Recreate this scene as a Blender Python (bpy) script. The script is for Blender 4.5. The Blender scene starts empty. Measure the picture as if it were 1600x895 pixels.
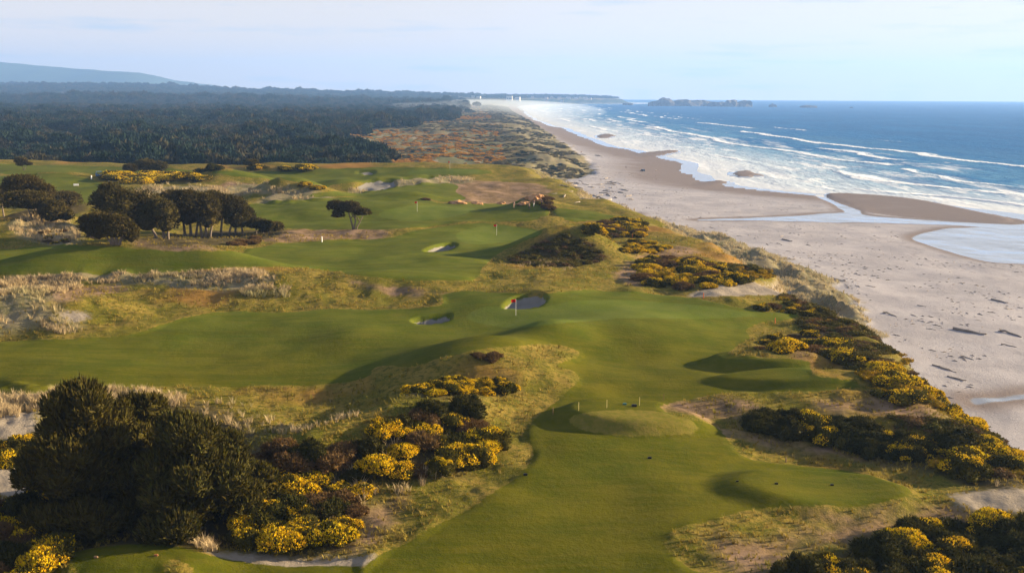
import bpy, bmesh, math, random
import numpy as np
from mathutils import Vector, Matrix

random.seed(7)
RNG = np.random.default_rng(7)
D = bpy.data
SC = bpy.context.scene
COL = SC.collection
R = math.radians

# ------------------------------------------------------------------ camera
CAM_Z = 60.0
FPX = 1537.0                       # focal length in photograph pixels (1600 wide)
PITCH = R(11.06)
ROLL = R(0.30)
cr = np.array([1.0, 0, 0]); cf = np.array([0, math.cos(PITCH), -math.sin(PITCH)]); cu = np.array([0, math.sin(PITCH), math.cos(PITCH)])
CR = cr * math.cos(ROLL) + cu * math.sin(ROLL)
CU = cu * math.cos(ROLL) - cr * math.sin(ROLL)
cam_d = D.cameras.new('camera'); cam = D.objects.new('camera', cam_d); COL.objects.link(cam)
cam_d.sensor_fit = 'HORIZONTAL'; cam_d.sensor_width = 36.0; cam_d.lens = 36.0 * FPX / 1600.0
cam_d.clip_start = 0.5; cam_d.clip_end = 60000
cam.matrix_world = Matrix(((CR[0], CU[0], -cf[0], 0), (CR[1], CU[1], -cf[1], 0), (CR[2], CU[2], -cf[2], CAM_Z), (0, 0, 0, 1)))
SC.camera = cam

# ------------------------------------------------------------------ sky and sun
SUN_EL, SUN_AZ = R(13.0), R(14.0)    # azimuth measured from +X towards +Y
w = D.worlds.new('World'); SC.world = w; w.use_nodes = True
nt = w.node_tree; nt.nodes.clear()
def wn(t, **k):
    n = nt.nodes.new(t)
    for a, b in k.items(): setattr(n, a, b)
    return n
wout = wn('ShaderNodeOutputWorld'); wbg = wn('ShaderNodeBackground'); wsky = wn('ShaderNodeTexSky')
wsky.sky_type = 'NISHITA'; wsky.sun_disc = False
wsky.sun_elevation = SUN_EL; wsky.sun_rotation = math.pi / 2 - SUN_AZ
wsky.altitude = 50; wsky.air_density = 1.0; wsky.dust_density = 0.35; wsky.ozone_density = 1.4
wtc = wn('ShaderNodeTexCoord'); wsep = wn('ShaderNodeSeparateXYZ'); wcmb = wn('ShaderNodeCombineXYZ')
wmax = wn('ShaderNodeMath', operation='MAXIMUM'); wmax.inputs[1].default_value = 0.004
nt.links.new(wtc.outputs['Generated'], wsep.inputs[0])
nt.links.new(wsep.outputs[0], wcmb.inputs[0]); nt.links.new(wsep.outputs[1], wcmb.inputs[1])
nt.links.new(wsep.outputs[2], wmax.inputs[0]); nt.links.new(wmax.outputs[0], wcmb.inputs[2])
nt.links.new(wcmb.outputs[0], wsky.inputs['Vector'])
# thin even high veil of cloud over the clear sky, plus a few grey wisps
wmix = wn('ShaderNodeMixRGB')
wv1 = wn('ShaderNodeMath', operation='ADD'); wv1.inputs[1].default_value = 0.06            # slant path through the veil
wv2 = wn('ShaderNodeMath', operation='DIVIDE'); wv2.inputs[0].default_value = -0.21
wv3 = wn('ShaderNodeMath', operation='EXPONENT'); wv4 = wn('ShaderNodeMath', operation='SUBTRACT'); wv4.inputs[0].default_value = 1.0
nt.links.new(wmax.outputs[0], wv1.inputs[0]); nt.links.new(wv1.outputs[0], wv2.inputs[1]); nt.links.new(wv2.outputs[0], wv3.inputs[0]); nt.links.new(wv3.outputs[0], wv4.inputs[1]); nt.links.new(wv4.outputs[0], wmix.inputs['Fac'])
wmix.inputs['Color2'].default_value = (5.4, 4.6, 4.4, 1)
nt.links.new(wsky.outputs[0], wmix.inputs['Color1'])
wmp = wn('ShaderNodeMapping'); wmp.inputs['Scale'].default_value = (7, 7, 75)
wnz = wn('ShaderNodeTexNoise'); wnz.inputs['Scale'].default_value = 1.0; wnz.inputs['Detail'].default_value = 5; wnz.inputs['Roughness'].default_value = 0.55
wrp = wn('ShaderNodeValToRGB'); wrp.color_ramp.elements[0].position = 0.55; wrp.color_ramp.elements[1].position = 0.74
wcl = wn('ShaderNodeMixRGB'); wcl.inputs['Color2'].default_value = (3.0, 3.7, 4.6, 1)
wfm = wn('ShaderNodeMath', operation='MULTIPLY'); wfm.inputs[1].default_value = 0.7
nt.links.new(wcmb.outputs[0], wmp.inputs[0]); nt.links.new(wmp.outputs[0], wnz.inputs['Vector']); nt.links.new(wnz.outputs['Fac'], wrp.inputs[0])
nt.links.new(wrp.outputs[0], wfm.inputs[0]); nt.links.new(wfm.outputs[0], wcl.inputs['Fac']); nt.links.new(wmix.outputs[0], wcl.inputs['Color1'])
nt.links.new(wcl.outputs[0], wbg.inputs['Color']); wbg.inputs['Strength'].default_value = 0.05
nt.links.new(wbg.outputs[0], wout.inputs['Surface'])

sl = D.lights.new('sun', 'SUN'); sl.energy = 5.0; sl.angle = R(0.6); sl.color = (1.0, 0.78, 0.47)
so = D.objects.new('sun', sl); COL.objects.link(so)
sd = Vector((math.cos(SUN_EL) * math.cos(SUN_AZ), math.cos(SUN_EL) * math.sin(SUN_AZ), math.sin(SUN_EL)))
so.rotation_euler = sd.to_track_quat('Z', 'Y').to_euler(); so.location = (300, 100, 300)

vs = SC.view_settings; vs.view_transform = 'Standard'; vs.look = 'None'; vs.gamma = 1.0; vs.use_curve_mapping = False
vs.exposure = 1.95
SC.render.engine = 'CYCLES'
cy = SC.cycles; cy.use_denoising = True; cy.max_bounces = 6; cy.diffuse_bounces = 2; cy.glossy_bounces = 2
cy.transmission_bounces = 2; cy.volume_bounces = 1; cy.transparent_max_bounces = 6; cy.sample_clamp_indirect = 4

# ------------------------------------------------------------------ helpers
def rays(px, py):
    px = np.asarray(px, float); py = np.asarray(py, float)
    return (px - 800)[..., None] * CR + FPX * cf + (447.5 - py)[..., None] * CU
def at(px, py, z):
    d = rays(px, py); t = (z - CAM_Z) / d[..., 2]
    return d[..., 0] * t, d[..., 1] * t

def _hash(ix, iy, s):
    h = (ix.astype(np.int64) * 374761393 + iy.astype(np.int64) * 668265263 + s * 974634431) & 0xFFFFFFFF
    h = ((h ^ (h >> 13)) * 1274126177) & 0xFFFFFFFF
    return ((h ^ (h >> 16)) & 0xFFFF) / 65535.0
def vnoise(x, y, s=0):
    x = np.asarray(x, float); y = np.asarray(y, float)
    ix = np.floor(x); iy = np.floor(y); fx = x - ix; fy = y - iy
    ux = fx * fx * fx * (fx * (fx * 6 - 15) + 10); uy = fy * fy * fy * (fy * (fy * 6 - 15) + 10)
    a = _hash(ix, iy, s); b = _hash(ix + 1, iy, s); c = _hash(ix, iy + 1, s); d = _hash(ix + 1, iy + 1, s)
    return (a + (b - a) * ux + (c - a) * uy + (a - b - c + d) * ux * uy) * 2 - 1
def fbm(x, y, sc, o=4, s=0, g=0.5):
    r = 0; a = 1.0; x = np.asarray(x) / sc; y = np.asarray(y) / sc
    for i in range(o):
        r = r + a * vnoise(x + 17.3 * i, y - 9.1 * i, s + i); x = x * 2.03; y = y * 2.03; a *= g
    return r
def sstep(a, b, x):
    t = np.clip((x - a) / (b - a), 0, 1); return t * t * (3 - 2 * t)

def mesh_arrays(name, verts, faces, col=None, smooth=False, attrs=None):
    """faces: int array (M,3) or (M,4)"""
    me = D.meshes.new(name); verts = np.asarray(verts, np.float32); faces = np.asarray(faces, np.int32)
    n = faces.shape[1]; m = len(faces)
    me.vertices.add(len(verts)); me.vertices.foreach_set('co', verts.ravel())
    me.loops.add(m * n); me.loops.foreach_set('vertex_index', faces.ravel())
    me.polygons.add(m); me.polygons.foreach_set('loop_start', np.arange(0, m * n, n, dtype=np.int32))
    try: me.polygons.foreach_set('loop_total', np.full(m, n, np.int32))
    except Exception: pass
    me.polygons.foreach_set('use_smooth', np.full(m, smooth, bool))
    me.update(calc_edges=True); me.validate()
    if col is not None:
        c = np.ones((len(verts), 4), np.float32); c[:, :3] = col
        a = me.color_attributes.new('tint', 'FLOAT_COLOR', 'POINT'); a.data.foreach_set('color', c.ravel())
    for k, v in (attrs or {}).items():
        a = me.attributes.new(k, 'FLOAT', 'POINT'); a.data.foreach_set('value', np.asarray(v, np.float32).ravel())
    return me
def link(name, me, mat=None, parent=None):
    o = D.objects.new(name, me); COL.objects.link(o)
    if mat is not None and not me.materials: me.materials.append(mat)
    if parent is not None: o.parent = parent
    return o
def tag(o, label=None, cat=None, group=None, kind=None):
    if label: o['label'] = label
    if cat: o['category'] = cat
    if group: o['group'] = group
    if kind: o['kind'] = kind
    return o
def empty(name, loc=(0, 0, 0), rz=0.0, scale=None):
    o = D.objects.new(name, None); COL.objects.link(o); o.location = loc; o.rotation_euler = (0, 0, rz); o.empty_display_size = 0.2
    if scale is not None: o.scale = scale
    return o
def copy_tree(src, loc, rz=0.0, scale=None):
    c = src.copy(); COL.objects.link(c); c.location = loc; c.rotation_euler = (0, 0, rz)
    if scale is not None: c.scale = scale
    for ch in src.children:
        k = ch.copy(); COL.objects.link(k); k.parent = c
        for g in ch.children:
            q = g.copy(); COL.objects.link(q); q.parent = k
    return c
def bm_mesh(name, fn, smooth=False):
    bm = bmesh.new(); fn(bm); me = D.meshes.new(name); bm.normal_update(); bm.to_mesh(me); bm.free()
    if smooth:
        for p in me.polygons: p.use_smooth = True
    return me
def add_box(bm, c, s, bevel=0.0):
    r = bmesh.ops.create_cube(bm, size=1.0); v = r['verts']
    bmesh.ops.scale(bm, vec=s, verts=v); bmesh.ops.translate(bm, vec=c, verts=v)
    if bevel:
        e = list({e for x in v for e in x.link_edges}); bmesh.ops.bevel(bm, geom=e, offset=bevel, segments=2, affect='EDGES')
def add_tube(bm, pts, rad, n=7):
    prev = None
    for i, p in enumerate(pts):
        p = Vector(p); q = Vector(pts[min(i + 1, len(pts) - 1)]) - Vector(pts[max(i - 1, 0)]); q.normalize()
        a = q.orthogonal().normalized(); b = q.cross(a); r = rad[i]
        if abs(q.z) > 0.6: a = Vector((1, 0, 0)) - q * q.x; a.normalize(); b = q.cross(a)
        ring = [bm.verts.new(p + (a * math.cos(2 * math.pi * k / n) + b * math.sin(2 * math.pi * k / n)) * r) for k in range(n)]
        if prev:
            for k in range(n): bm.faces.new((prev[k], prev[(k + 1) % n], ring[(k + 1) % n], ring[k]))
        else: bm.faces.new(ring[::-1])
        prev = ring
    bm.faces.new(prev)

# ------------------------------------------------------------------ materials
class NT:
    def __init__(s, name):
        s.m = D.materials.new(name); s.m.use_nodes = True; s.t = s.m.node_tree; s.t.nodes.clear()
        s.out = s.n('ShaderNodeOutputMaterial')
    def n(s, t, **k):
        x = s.t.nodes.new(t)
        for a, b in k.items(): setattr(x, a, b)
        return x
    def l(s, a, b): s.t.links.new(a, b)
    def _in(s, sock, v):
        if hasattr(v, 'links') or isinstance(v, bpy.types.NodeSocket): s.l(v, sock)
        else: sock.default_value = v
    def pos(s):
        return s.n('ShaderNodeNewGeometry').outputs['Position']
    def noise(s, scale, detail=3, rough=0.55, vec=None, mp=None):
        x = s.n('ShaderNodeTexNoise'); x.inputs['Scale'].default_value = scale; x.inputs['Detail'].default_value = detail; x.inputs['Roughness'].default_value = rough
        v = vec if vec is not None else s.pos()
        if mp is not None:
            m = s.n('ShaderNodeMapping'); m.inputs['Scale'].default_value = mp; s.l(v, m.inputs[0]); v = m.outputs[0]
        s.l(v, x.inputs['Vector']); return x.outputs['Fac']
    def attr(s, name): return s.n('ShaderNodeAttribute', attribute_name=name).outputs['Fac']
    def math(s, op, a, b=0.0, c=None, clamp=False):
        x = s.n('ShaderNodeMath', operation=op); x.use_clamp = clamp; s._in(x.inputs[0], a); s._in(x.inputs[1], b)
        if c is not None: s._in(x.inputs[2], c)
        return x.outputs[0]
    def ramp(s, f, a, b, smooth=True):
        x = s.n('ShaderNodeMapRange'); x.interpolation_type = 'SMOOTHSTEP' if smooth else 'LINEAR'; x.clamp = True
        s._in(x.inputs['Value'], f); x.inputs['From Min'].default_value = a; x.inputs['From Max'].default_value = b
        return x.outputs['Result']
    def mix(s, f, a, b, blend='MIX'):
        x = s.n('ShaderNodeMixRGB', blend_type=blend)
        for i, v in zip((0, 1, 2), (f, a, b)):
            if isinstance(v, tuple): x.inputs[i].default_value = (*v, 1) if len(v) == 3 else v
            else: s._in(x.inputs[i], v)
        return x.outputs[0]
    def principled(s, color, rough=0.8, spec=0.3, normal=None, **k):
        p = s.n('ShaderNodeBsdfPrincipled')
        if isinstance(color, tuple): p.inputs['Base Color'].default_value = (*color, 1)
        else: s.l(color, p.inputs['Base Color'])
        s._in(p.inputs['Roughness'], rough); s._in(p.inputs['Specular IOR Level'], spec)
        if normal is not None: s.l(normal, p.inputs['Normal'])
        for a, b in k.items(): s._in(p.inputs[a], b)
        s.l(p.outputs[0], s.out.inputs['Surface']); return p
    def bump(s, h, strength, dist):
        x = s.n('ShaderNodeBump'); s._in(x.inputs['Strength'], strength); x.inputs['Distance'].default_value = dist; s.l(h, x.inputs['Height']); return x.outputs[0]

def plain(name, col, rough=0.7, spec=0.3, vary=0.25, scale=6.0, metallic=0.0):
    t = NT(name); f = t.noise(scale, 4)
    c = t.mix(f, tuple(v * (1 - vary) for v in col), tuple(min(1, v * (1 + vary)) for v in col))
    t.principled(c, rough, spec, Metallic=metallic); return t.m
def foliage(name, base, vary=0.35, rough=0.7, transl=0.15):
    """leaf colour = per-leaf tint attribute times a slowly varying base"""
    t = NT(name); a = t.n('ShaderNodeAttribute', attribute_name='tint').outputs['Color']
    oi = t.n('ShaderNodeObjectInfo').outputs['Random']
    f = t.noise(0.35, 3); b2 = (base[0] * (1 + vary), base[1] * (1 + vary * 0.7), base[2])
    c = t.mix(f, tuple(v * (1 - vary) for v in base), b2); c = t.mix(1.0, c, a, 'MULTIPLY')
    c = t.mix(t.math('MULTIPLY', oi, 0.35), c, (base[0] * 1.25, base[1] * 0.95, base[2] * 0.8))
    p = t.n('ShaderNodeBsdfPrincipled'); t.l(c, p.inputs['Base Color']); p.inputs['Roughness'].default_value = rough; p.inputs['Specular IOR Level'].default_value = 0.04
    tr = t.n('ShaderNodeBsdfTranslucent'); t.l(c, tr.inputs['Color']); ms = t.n('ShaderNodeMixShader'); ms.inputs[0].default_value = transl
    t.l(p.outputs[0], ms.inputs[1]); t.l(tr.outputs[0], ms.inputs[2]); t.l(ms.outputs[0], t.out.inputs['Surface'])
    return t.m

# ------------------------------------------------------------------ the lie of the land
def curve(tab):
    ys = np.array([a for a, b in tab], float); xs = np.array([b for a, b in tab], float)
    def f(y):
        y = np.asarray(y, float); v = np.interp(y, ys, xs)
        dlt = np.maximum(4.0, 0.03 * y)
        return (v * 2 + np.interp(y - dlt, ys, xs) + np.interp(y + dlt, ys, xs)) / 4
    return f
toe_c = curve([(0, 66), (110, 68), (150, 71), (185, 77), (210, 86), (250, 95), (298, 99), (330, 96), (362, 89), (400, 77), (440, 64), (484, 46), (531, 28), (579, 20), (650, 36), (714, 61), (800, 66), (938, 64), (1297, 58), (2100, 40), (3330, 0), (5000, -30), (6200, 150), (6500, 480), (6750, 760), (7000, 840), (7600, 800), (9500, 500)])
brow_c = curve([(0, 42), (80, 43), (110, 44), (145, 46), (165, 46), (185, 45), (207, 42), (250, 36), (300, 27), (330, 21), (362, 16), (400, 8), (445, 2), (500, -6), (579, -12), (650, -6), (714, 6), (938, 0), (1300, -8), (2100, -35), (3330, -90), (5000, -150), (6200, 60), (6500, 400), (6750, 690), (7000, 770), (7600, 700), (9500, 400)])
shore_c = curve([(0, 290), (300, 275), (430, 262), (475, 256), (520, 246), (560, 226), (600, 180), (650, 142), (713, 130), (883, 148), (1031, 134), (1190, 106), (1745, 88), (2310, 48), (3500, 35), (5000, 15), (6150, 190), (6450, 520), (6700, 800), (7000, 880), (7600, 840), (9500, 560)])

def jig(y, s, a):                                   # ragged edge for the bluff lines
    return fbm(y, y * 0 + s, 14.0, 3, s) * a

FE = []
def feat(px, py, rx, ry, h, p=2.0, rot=0.0, z=26.5):
    x, y = at(px, py, z); FE.append((float(x), float(y), rx, ry, h, p, R(rot)))
# tees, greens and knolls
feat(988, 660, 6.6, 3.7, 1.25, 10); feat(1283, 757, 7.2, 4.6, 0.95, 10); feat(1195, 570, 6.2, 3.2, 1.3, 10); feat(1240, 601, 8.0, 2.6, 0.9, 10)
feat(220, 874, 5.6, 3.6, 1.0, 4)
feat(985, 530, 11, 8.0, 2.0, 2.4); feat(1010, 482, 23, 13, 1.3, 3); feat(820, 497, 12, 8, 0.5, 3); feat(1120, 500, 9, 6, 0.6)
feat(860, 540, 5, 4, 1.6); feat(700, 520, 14, 8, -0.5); feat(250, 560, 22, 9, -0.7); feat(430, 520, 14, 7, 0.5); feat(60, 560, 16, 8, 0.5)
# gorse ridge beside the winding fairway
for a in ((470, 735, 6, 5, 1.6), (560, 705, 6, 5, 2.0), (640, 672, 6, 5, 2.4), (700, 652, 5, 4.5, 2.0), (735, 600, 7, 5, 2.2), (790, 575, 6, 4.5, 1.6), (850, 552, 6, 4, 1.3), (700, 570, 8, 5, 1.3)): feat(*a)
feat(520, 640, 14, 8, -0.8)
# left dune ridge with marram
for a in ((20, 445, 14, 6, 2.6), (120, 438, 12, 6, 2.6), (210, 436, 12, 5, 2.6), (300, 438, 11, 5, 2.2), (380, 438, 10, 5, 1.8), (20, 500, 13, 8, 3.2), (110, 500, 7, 5, 1.2), (540, 455, 16, 6, 1.2), (420, 460, 14, 6, 1.4), (40, 650, 9, 7, 1.8)): feat(*a)
# far dunes and banks
for a in ((880, 403, 9, 6, 4.3), (842, 408, 7, 5, 1.6), (926, 408, 8, 5, 1.6), (70, 362, 9, 8, 4.0), (-40, 380, 28, 12, 4.0), (40, 395, 16, 8, 1.6), (190, 398, 22, 8, 1.0), (455, 312, 12, 8, 6.0), (355, 292, 16, 9, 5.0), (530, 296, 12, 6, 3.0), (600, 292, 16, 6, 3.0), (655, 287, 14, 6, 2.6), (640, 313, 9, 4, 2.0), (835, 332, 8, 7, 3.6), (900, 342, 16, 8, 1.2), (740, 357, 30, 6, 1.4), (850, 357, 14, 5, 1.4), (610, 366, 16, 6, 1.0), (230, 300, 26, 9, 2.0), (100, 285, 16, 9, 3.0), (300, 268, 20, 8, 2.0), (430, 272, 12, 6, 2.0), (690, 395, 8, 4, 0.5), (715, 385, 9, 5, 0.6), (800, 440, 14, 7, 0.6), (930, 440, 14, 7, 0.8)): feat(*a)
feat(620, 332, 40, 12, 1.0, 3); feat(640, 347, 36, 7, -1.2); feat(620, 272, 70, 22, 3.2, 4); feat(800, 305, 26, 20, -1.5, 3); feat(1340, 700, 16, 10, -2.0); feat(1450, 860, 14, 9, -0.6)

def sdf_poly(P, x, y, lim=8.0):
    """signed distance (positive inside), clipped to +-lim"""
    out = np.full(x.shape, -lim); P = np.asarray(P)
    bb = (x > P[:, 0].min() - lim) & (x < P[:, 0].max() + lim) & (y > P[:, 1].min() - lim) & (y < P[:, 1].max() + lim)
    if not bb.any(): return out
    X = x[bb]; Y = y[bb]; d2 = np.full(X.shape, 1e12); ins = np.zeros(X.shape, bool)
    Q = np.roll(P, -1, 0)
    for (ax, ay), (bx, by) in zip(P, Q):
        ex, ey = bx - ax, by - ay; L = ex * ex + ey * ey + 1e-12
        t = np.clip(((X - ax) * ex + (Y - ay) * ey) / L, 0, 1)
        d2 = np.minimum(d2, (X - ax - t * ex) ** 2 + (Y - ay - t * ey) ** 2)
        c = ((ay > Y) != (by > Y)); ins ^= c & (X < (bx - ax) * (Y - ay) / ((by - ay) if by != ay else 1e-12) + ax)
    d = np.sqrt(d2); out[bb] = np.clip(np.where(ins, d, -d), -lim, lim); return out

def h0(x, y):
    """smooth land height, before rough ground relief"""
    x = np.asarray(x, float); y = np.asarray(y, float)
    toe = toe_c(y) + jig(y, 3, 3.0); brow = np.minimum(brow_c(y) + jig(y, 5, 4.0), toe - 8); sh = shore_c(y) + fbm(y, y * 0, 90, 3, 8) * 5
    near = 26.3 + 0.9 * fbm(x, y, 60, 2, 11) + 0.50 * fbm(x, y, 19, 2, 12) + 0.10 * fbm(x, y, 7, 2, 13)
    near = near + 1.2 * sstep(120, 170, y)
    far = 13 + 2.5 * fbm(x, y, 120, 4, 14) * sstep(430, 520, y)
    k = sstep(425, 520, y + 0.16 * x)
    P = near * (1 - k) + far * k
    for fx, fy, rx, ry, h, p, ro in FE:
        m = (np.abs(x - fx) < 3 * max(rx, ry)) & (np.abs(y - fy) < 3 * max(rx, ry))
        if not m.any(): continue
        dx = x[m] - fx; dy = y[m] - fy
        if ro: dx, dy = dx * math.cos(ro) + dy * math.sin(ro), dy * math.cos(ro) - dx * math.sin(ro)
        q = (dx / rx) ** 2 + (dy / ry) ** 2
        P[m] += h * (np.exp(-0.8 * q ** (p / 2)) if p < 9 else sstep(1.48, 0.90, np.sqrt(q)))
    # distant ridges on the land side
    u = x / (y + 1)
    P = P + sstep(2600, 4300, y) * 22 * sstep(-0.05, -0.45, u) * (1 + 0.5 * fbm(x, y, 700, 3, 21))
    P = P + sstep(4800, 6600, y) * (26 + 30 * sstep(0.0, -0.5, u)) * (1 + 0.22 * fbm(x, y, 600, 4, 22)) * (1 - 0.5 * sstep(0.04, 0.13, u))
    s = (x - toe) / np.maximum(sh - toe, 20)
    beach = np.where(s < 1, 4.4 * (1 - np.clip(s, 0, 1)) ** 1.15 + 0.15, 0.15 - np.clip(s - 1, 0, 3) * 4)
    beach = np.maximum(beach, -5.0)
    t = np.clip((x - brow) / np.maximum(toe - brow, 5), 0, 1)
    z = P + (beach - P) * sstep(0, 1, t)
    fd = sstep(138, 168, y) * sstep(480, 410, y)                         # hummocky foredune in front of the bluff
    zm = 10.5 - 6.5 * np.clip((t - 0.35) / 0.65, 0, 1) + 3.6 * np.clip(1 - np.abs(1.2 * fbm(x, y, 15, 2, 36)), 0, 1) ** 1.4 + 0.8 * fbm(x, y, 8, 2, 37)
    zb = P + (zm - P) * sstep(0, 0.45, t); zb = zb + (beach - zb) * sstep(0.84, 1.0, t)
    z = z * (1 - fd) + zb * fd; fd = 0.0
    hum = (1 - np.abs(fbm(x, y, 13, 3, 31))) 
    wob = np.clip(t * (1 - t) * 4, 0, 1)
    z = z + fd * (0.4 + 3.6 * hum) * sstep(480, 380, y) + wob * 0.8 * (fbm(x, y, 10, 3, 33) + 2.2 * sstep(560, 640, y) * (1 - np.abs(fbm(x, y, 26, 3, 34))))
    return z

rows = np.concatenate([np.geomspace(38, 620, 600), np.geomspace(624, 9500, 190)])
cols = np.linspace(-0.70, 0.70, 640)
GY, GU = np.meshgrid(rows, cols, indexing='ij'); GX = GU * (GY + 30)
shp = GX.shape; fx = GX.ravel(); fy = GY.ravel()
Z0 = h0(fx, fy)
ZG = Z0.reshape(shp)
def gz(x, y):
    """height of the ground, read from the current height grid"""
    x = np.asarray(x, float); y = np.asarray(y, float)
    a = np.interp(y, rows, np.arange(len(rows))); b = (x / (y + 30) - cols[0]) / (cols[1] - cols[0])
    a = np.clip(a, 0, shp[0] - 1.001); b = np.clip(b, 0, shp[1] - 1.001)
    i0 = a.astype(int); j0 = b.astype(int); s = a - i0; t = b - j0
    return ZG[i0, j0] * (1 - s) * (1 - t) + ZG[i0 + 1, j0] * s * (1 - t) + ZG[i0, j0 + 1] * (1 - s) * t + ZG[i0 + 1, j0 + 1] * s * t
def march(px, py, hf=gz):
    d = rays(px, py); d = d / np.linalg.norm(d, axis=-1, keepdims=True); n = len(d)
    ts = np.geomspace(45, 9000, 900); hit = np.full(n, np.nan); prev = None; pt = None
    alive = np.ones(n, bool); pv = np.zeros(n)
    for i, t in enumerate(ts):
        idx = np.where(alive)[0]
        if not len(idx): break
        g = CAM_Z + d[idx, 2] * t - hf(d[idx, 0] * t, d[idx, 1] * t)
        c = g < 0
        if i and c.any():
            k = idx[c]; a = pv[k] / (pv[k] - g[c]); hit[k] = ts[i - 1] + (t - ts[i - 1]) * a; alive[k] = False
        pv[idx] = g
    hit = np.where(np.isnan(hit), 9000, hit)
    return d[:, 0] * hit, d[:, 1] * hit
def smooth_poly(pts, k=4):
    P = np.array(pts, float); n = len(P); out = []
    for i in range(n):
        a, b, c, d = P[i - 1], P[i], P[(i + 1) % n], P[(i + 2) % n]
        for j in range(k):
            t = j / k; out.append(0.5 * ((2 * b) + (c - a) * t + (2 * a - 5 * b + 4 * c - d) * t * t + (3 * b - a - 3 * c + d) * t ** 3))
    return np.array(out)
def wpoly(pts, k=4):
    s = smooth_poly(pts, k) if k > 1 else np.array(pts, float); x, y = march(s[:, 0], s[:, 1]); return np.stack([x, y], 1)

FAIR = [
 [(590,872),(640,846),(700,812),(760,776),(815,737),(833,705),(822,682),(830,660),(852,640),(886,612),(905,594),(895,580),(868,572),(902,560),(900,547),(860,536),(790,541),(740,549),(690,560),(650,572),(590,573),(570,590),(500,600),(400,603),(250,606),(120,610),(-60,612),(-60,540),(100,531),(200,525),(260,506),(300,495),(360,487),(430,487),(520,483),(620,483),(688,478),(692,462),(720,455),(790,458),(850,460),(900,455),(960,455),(1020,458),(1090,466),(1150,480),(1200,487),(1246,490),(1230,500),(1190,502),(1166,515),(1172,526),(1150,540),(1140,556),(1190,558),(1258,561),(1267,575),(1275,588),(1328,595),(1342,604),(1280,611),(1150,613),(1090,620),(1050,627),(1032,634),(1060,650),(1118,664),(1140,690),(1165,712),(1220,722),(1300,732),(1380,748),(1424,766),(1400,780),(1330,788),(1250,791),(1180,796),(1110,811),(1060,826),(1040,842),(1046,862),(1080,886),(1110,915),(900,930),(560,930)],
 [(105,872),(150,856),(230,848),(290,855),(330,867),(420,882),(560,886),(560,930),(330,930),(300,888),(268,873),(255,885),(262,930),(150,910)],
 [(-40,398),(60,386),(140,384),(200,387),(330,394),(430,382),(500,377),(600,373),(645,361),(700,352),(760,349),(822,356),(848,366),(800,384),(770,402),(753,420),(738,436),(650,438),(560,430),(480,421),(400,417),(330,421),(250,426),(100,427),(-40,427)],
 [(385,322),(440,314),(560,307),(640,301),(680,316),(740,319),(835,319),(858,331),(830,345),(740,346),(690,350),(640,357),(590,359),(440,357),(400,345)],
 [(480,307),(520,299),(560,302),(600,292),(680,286),(715,290),(712,300),(728,311),(690,315),(650,306),(560,306)],
 [(325,268),(420,268),(540,263),(640,262),(750,265),(765,271),(700,276),(640,281),(560,284),(500,290),(440,281),(365,275)],
 [(-30,256),(120,259),(250,263),(310,268),(280,276),(150,271),(-30,270)],
 [(-30,278),(60,272),(110,273),(160,286),(205,302),(150,314),(105,320),(60,300),(-30,292)],
 [(868,325),(930,331),(965,341),(900,346),(870,336)],
]
GREEN = [[(730,498),(760,479),(830,483),(900,470),(1000,470),(1100,478),(1185,492),(1100,498),(980,497),(880,505),(800,512)], [(715,364),(770,352),(830,359),(840,368),(790,378),(730,381)], [(590,336),(640,322),(740,325),(710,338),(640,345)], [(640,267),(700,264),(752,266),(735,271),(650,273)]]
TEE = [[(890,655),(910,645),(985,640),(1060,648),(1090,666),(1080,676),(985,681),(920,673),(896,664)]]
SAND = [  # bunkers
 [(643,501),(655,496),(675,493),(700,490),(704,497),(690,503),(660,506)],
 [(787,480),(795,469),(815,461),(845,459),(854,465),(845,476),(820,481)],
 [(663,391),(680,383),(705,379),(714,383),(700,390),(677,393)],
 [(553,292),(575,283),(605,281),(618,285),(612,293),(585,297)],
 [(558,269),(575,267),(587,269),(575,272)],
 [(1255,1000),(1256,1000),(1256,1001)],
]
BARE = [  # open sand without a lip
 [(1078,461),(1110,450),(1170,445),(1225,447),(1234,457),(1200,463),(1120,464)],
 [(1492,775),(1540,766),(1620,768),(1640,800),(1560,798),(1510,795)],
 [(330,861),(390,865),(470,869),(560,873),(622,878),(560,886),(470,886),(380,878)],
 [(-30,650),(20,640),(50,650),(52,676),(20,686),(-30,684)],
 [(-20,735),(40,726),(68,735),(60,770),(10,775)],
 [(95,492),(125,490),(140,497),(120,505),(100,500)],
 [(140,305),(165,302),(185,312),(205,317),(165,316)],
]
DRY = [
 [(205,380),(260,373),(330,384),(300,391),(220,388)],
 [(388,368),(450,361),(560,358),(610,362),(600,372),(520,375),(430,380),(395,376)],
 [(690,300),(720,283),(790,284),(850,290),(856,305),(830,316),(760,318),(700,312)],
 [(1030,632),(1080,624),(1150,626),(1180,640),(1150,652),(1080,646)],
 [(1290,628),(1380,622),(1450,630),(1470,650),(1400,652),(1320,645)],
 [(1120,672),(1200,683),(1300,700),(1390,722),(1340,724),(1250,700),(1150,682)],
 [(1100,842),(1180,832),(1260,840),(1230,868),(1270,900),(1180,890),(1120,865)],
 [(1240,850),(1330,800),(1470,790),(1520,805),(1440,830),(1300,860)],
 [(960,430),(1000,400),(1060,385),(1090,395),(1010,425),(1000,450)],
 [(480,850),(530,800),(570,790),(640,770),(600,830),(540,862)],
 [(320,298),(350,285),(400,287),(395,297),(350,300)],
 [(60,452),(130,446),(210,450),(160,462),(100,470)],
 [(190,388),(260,388),(300,396),(230,398)], [(560,440),(640,448),(690,458),(600,458)], [(1230,540),(1270,520),(1300,530),(1250,560)],
]
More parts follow.
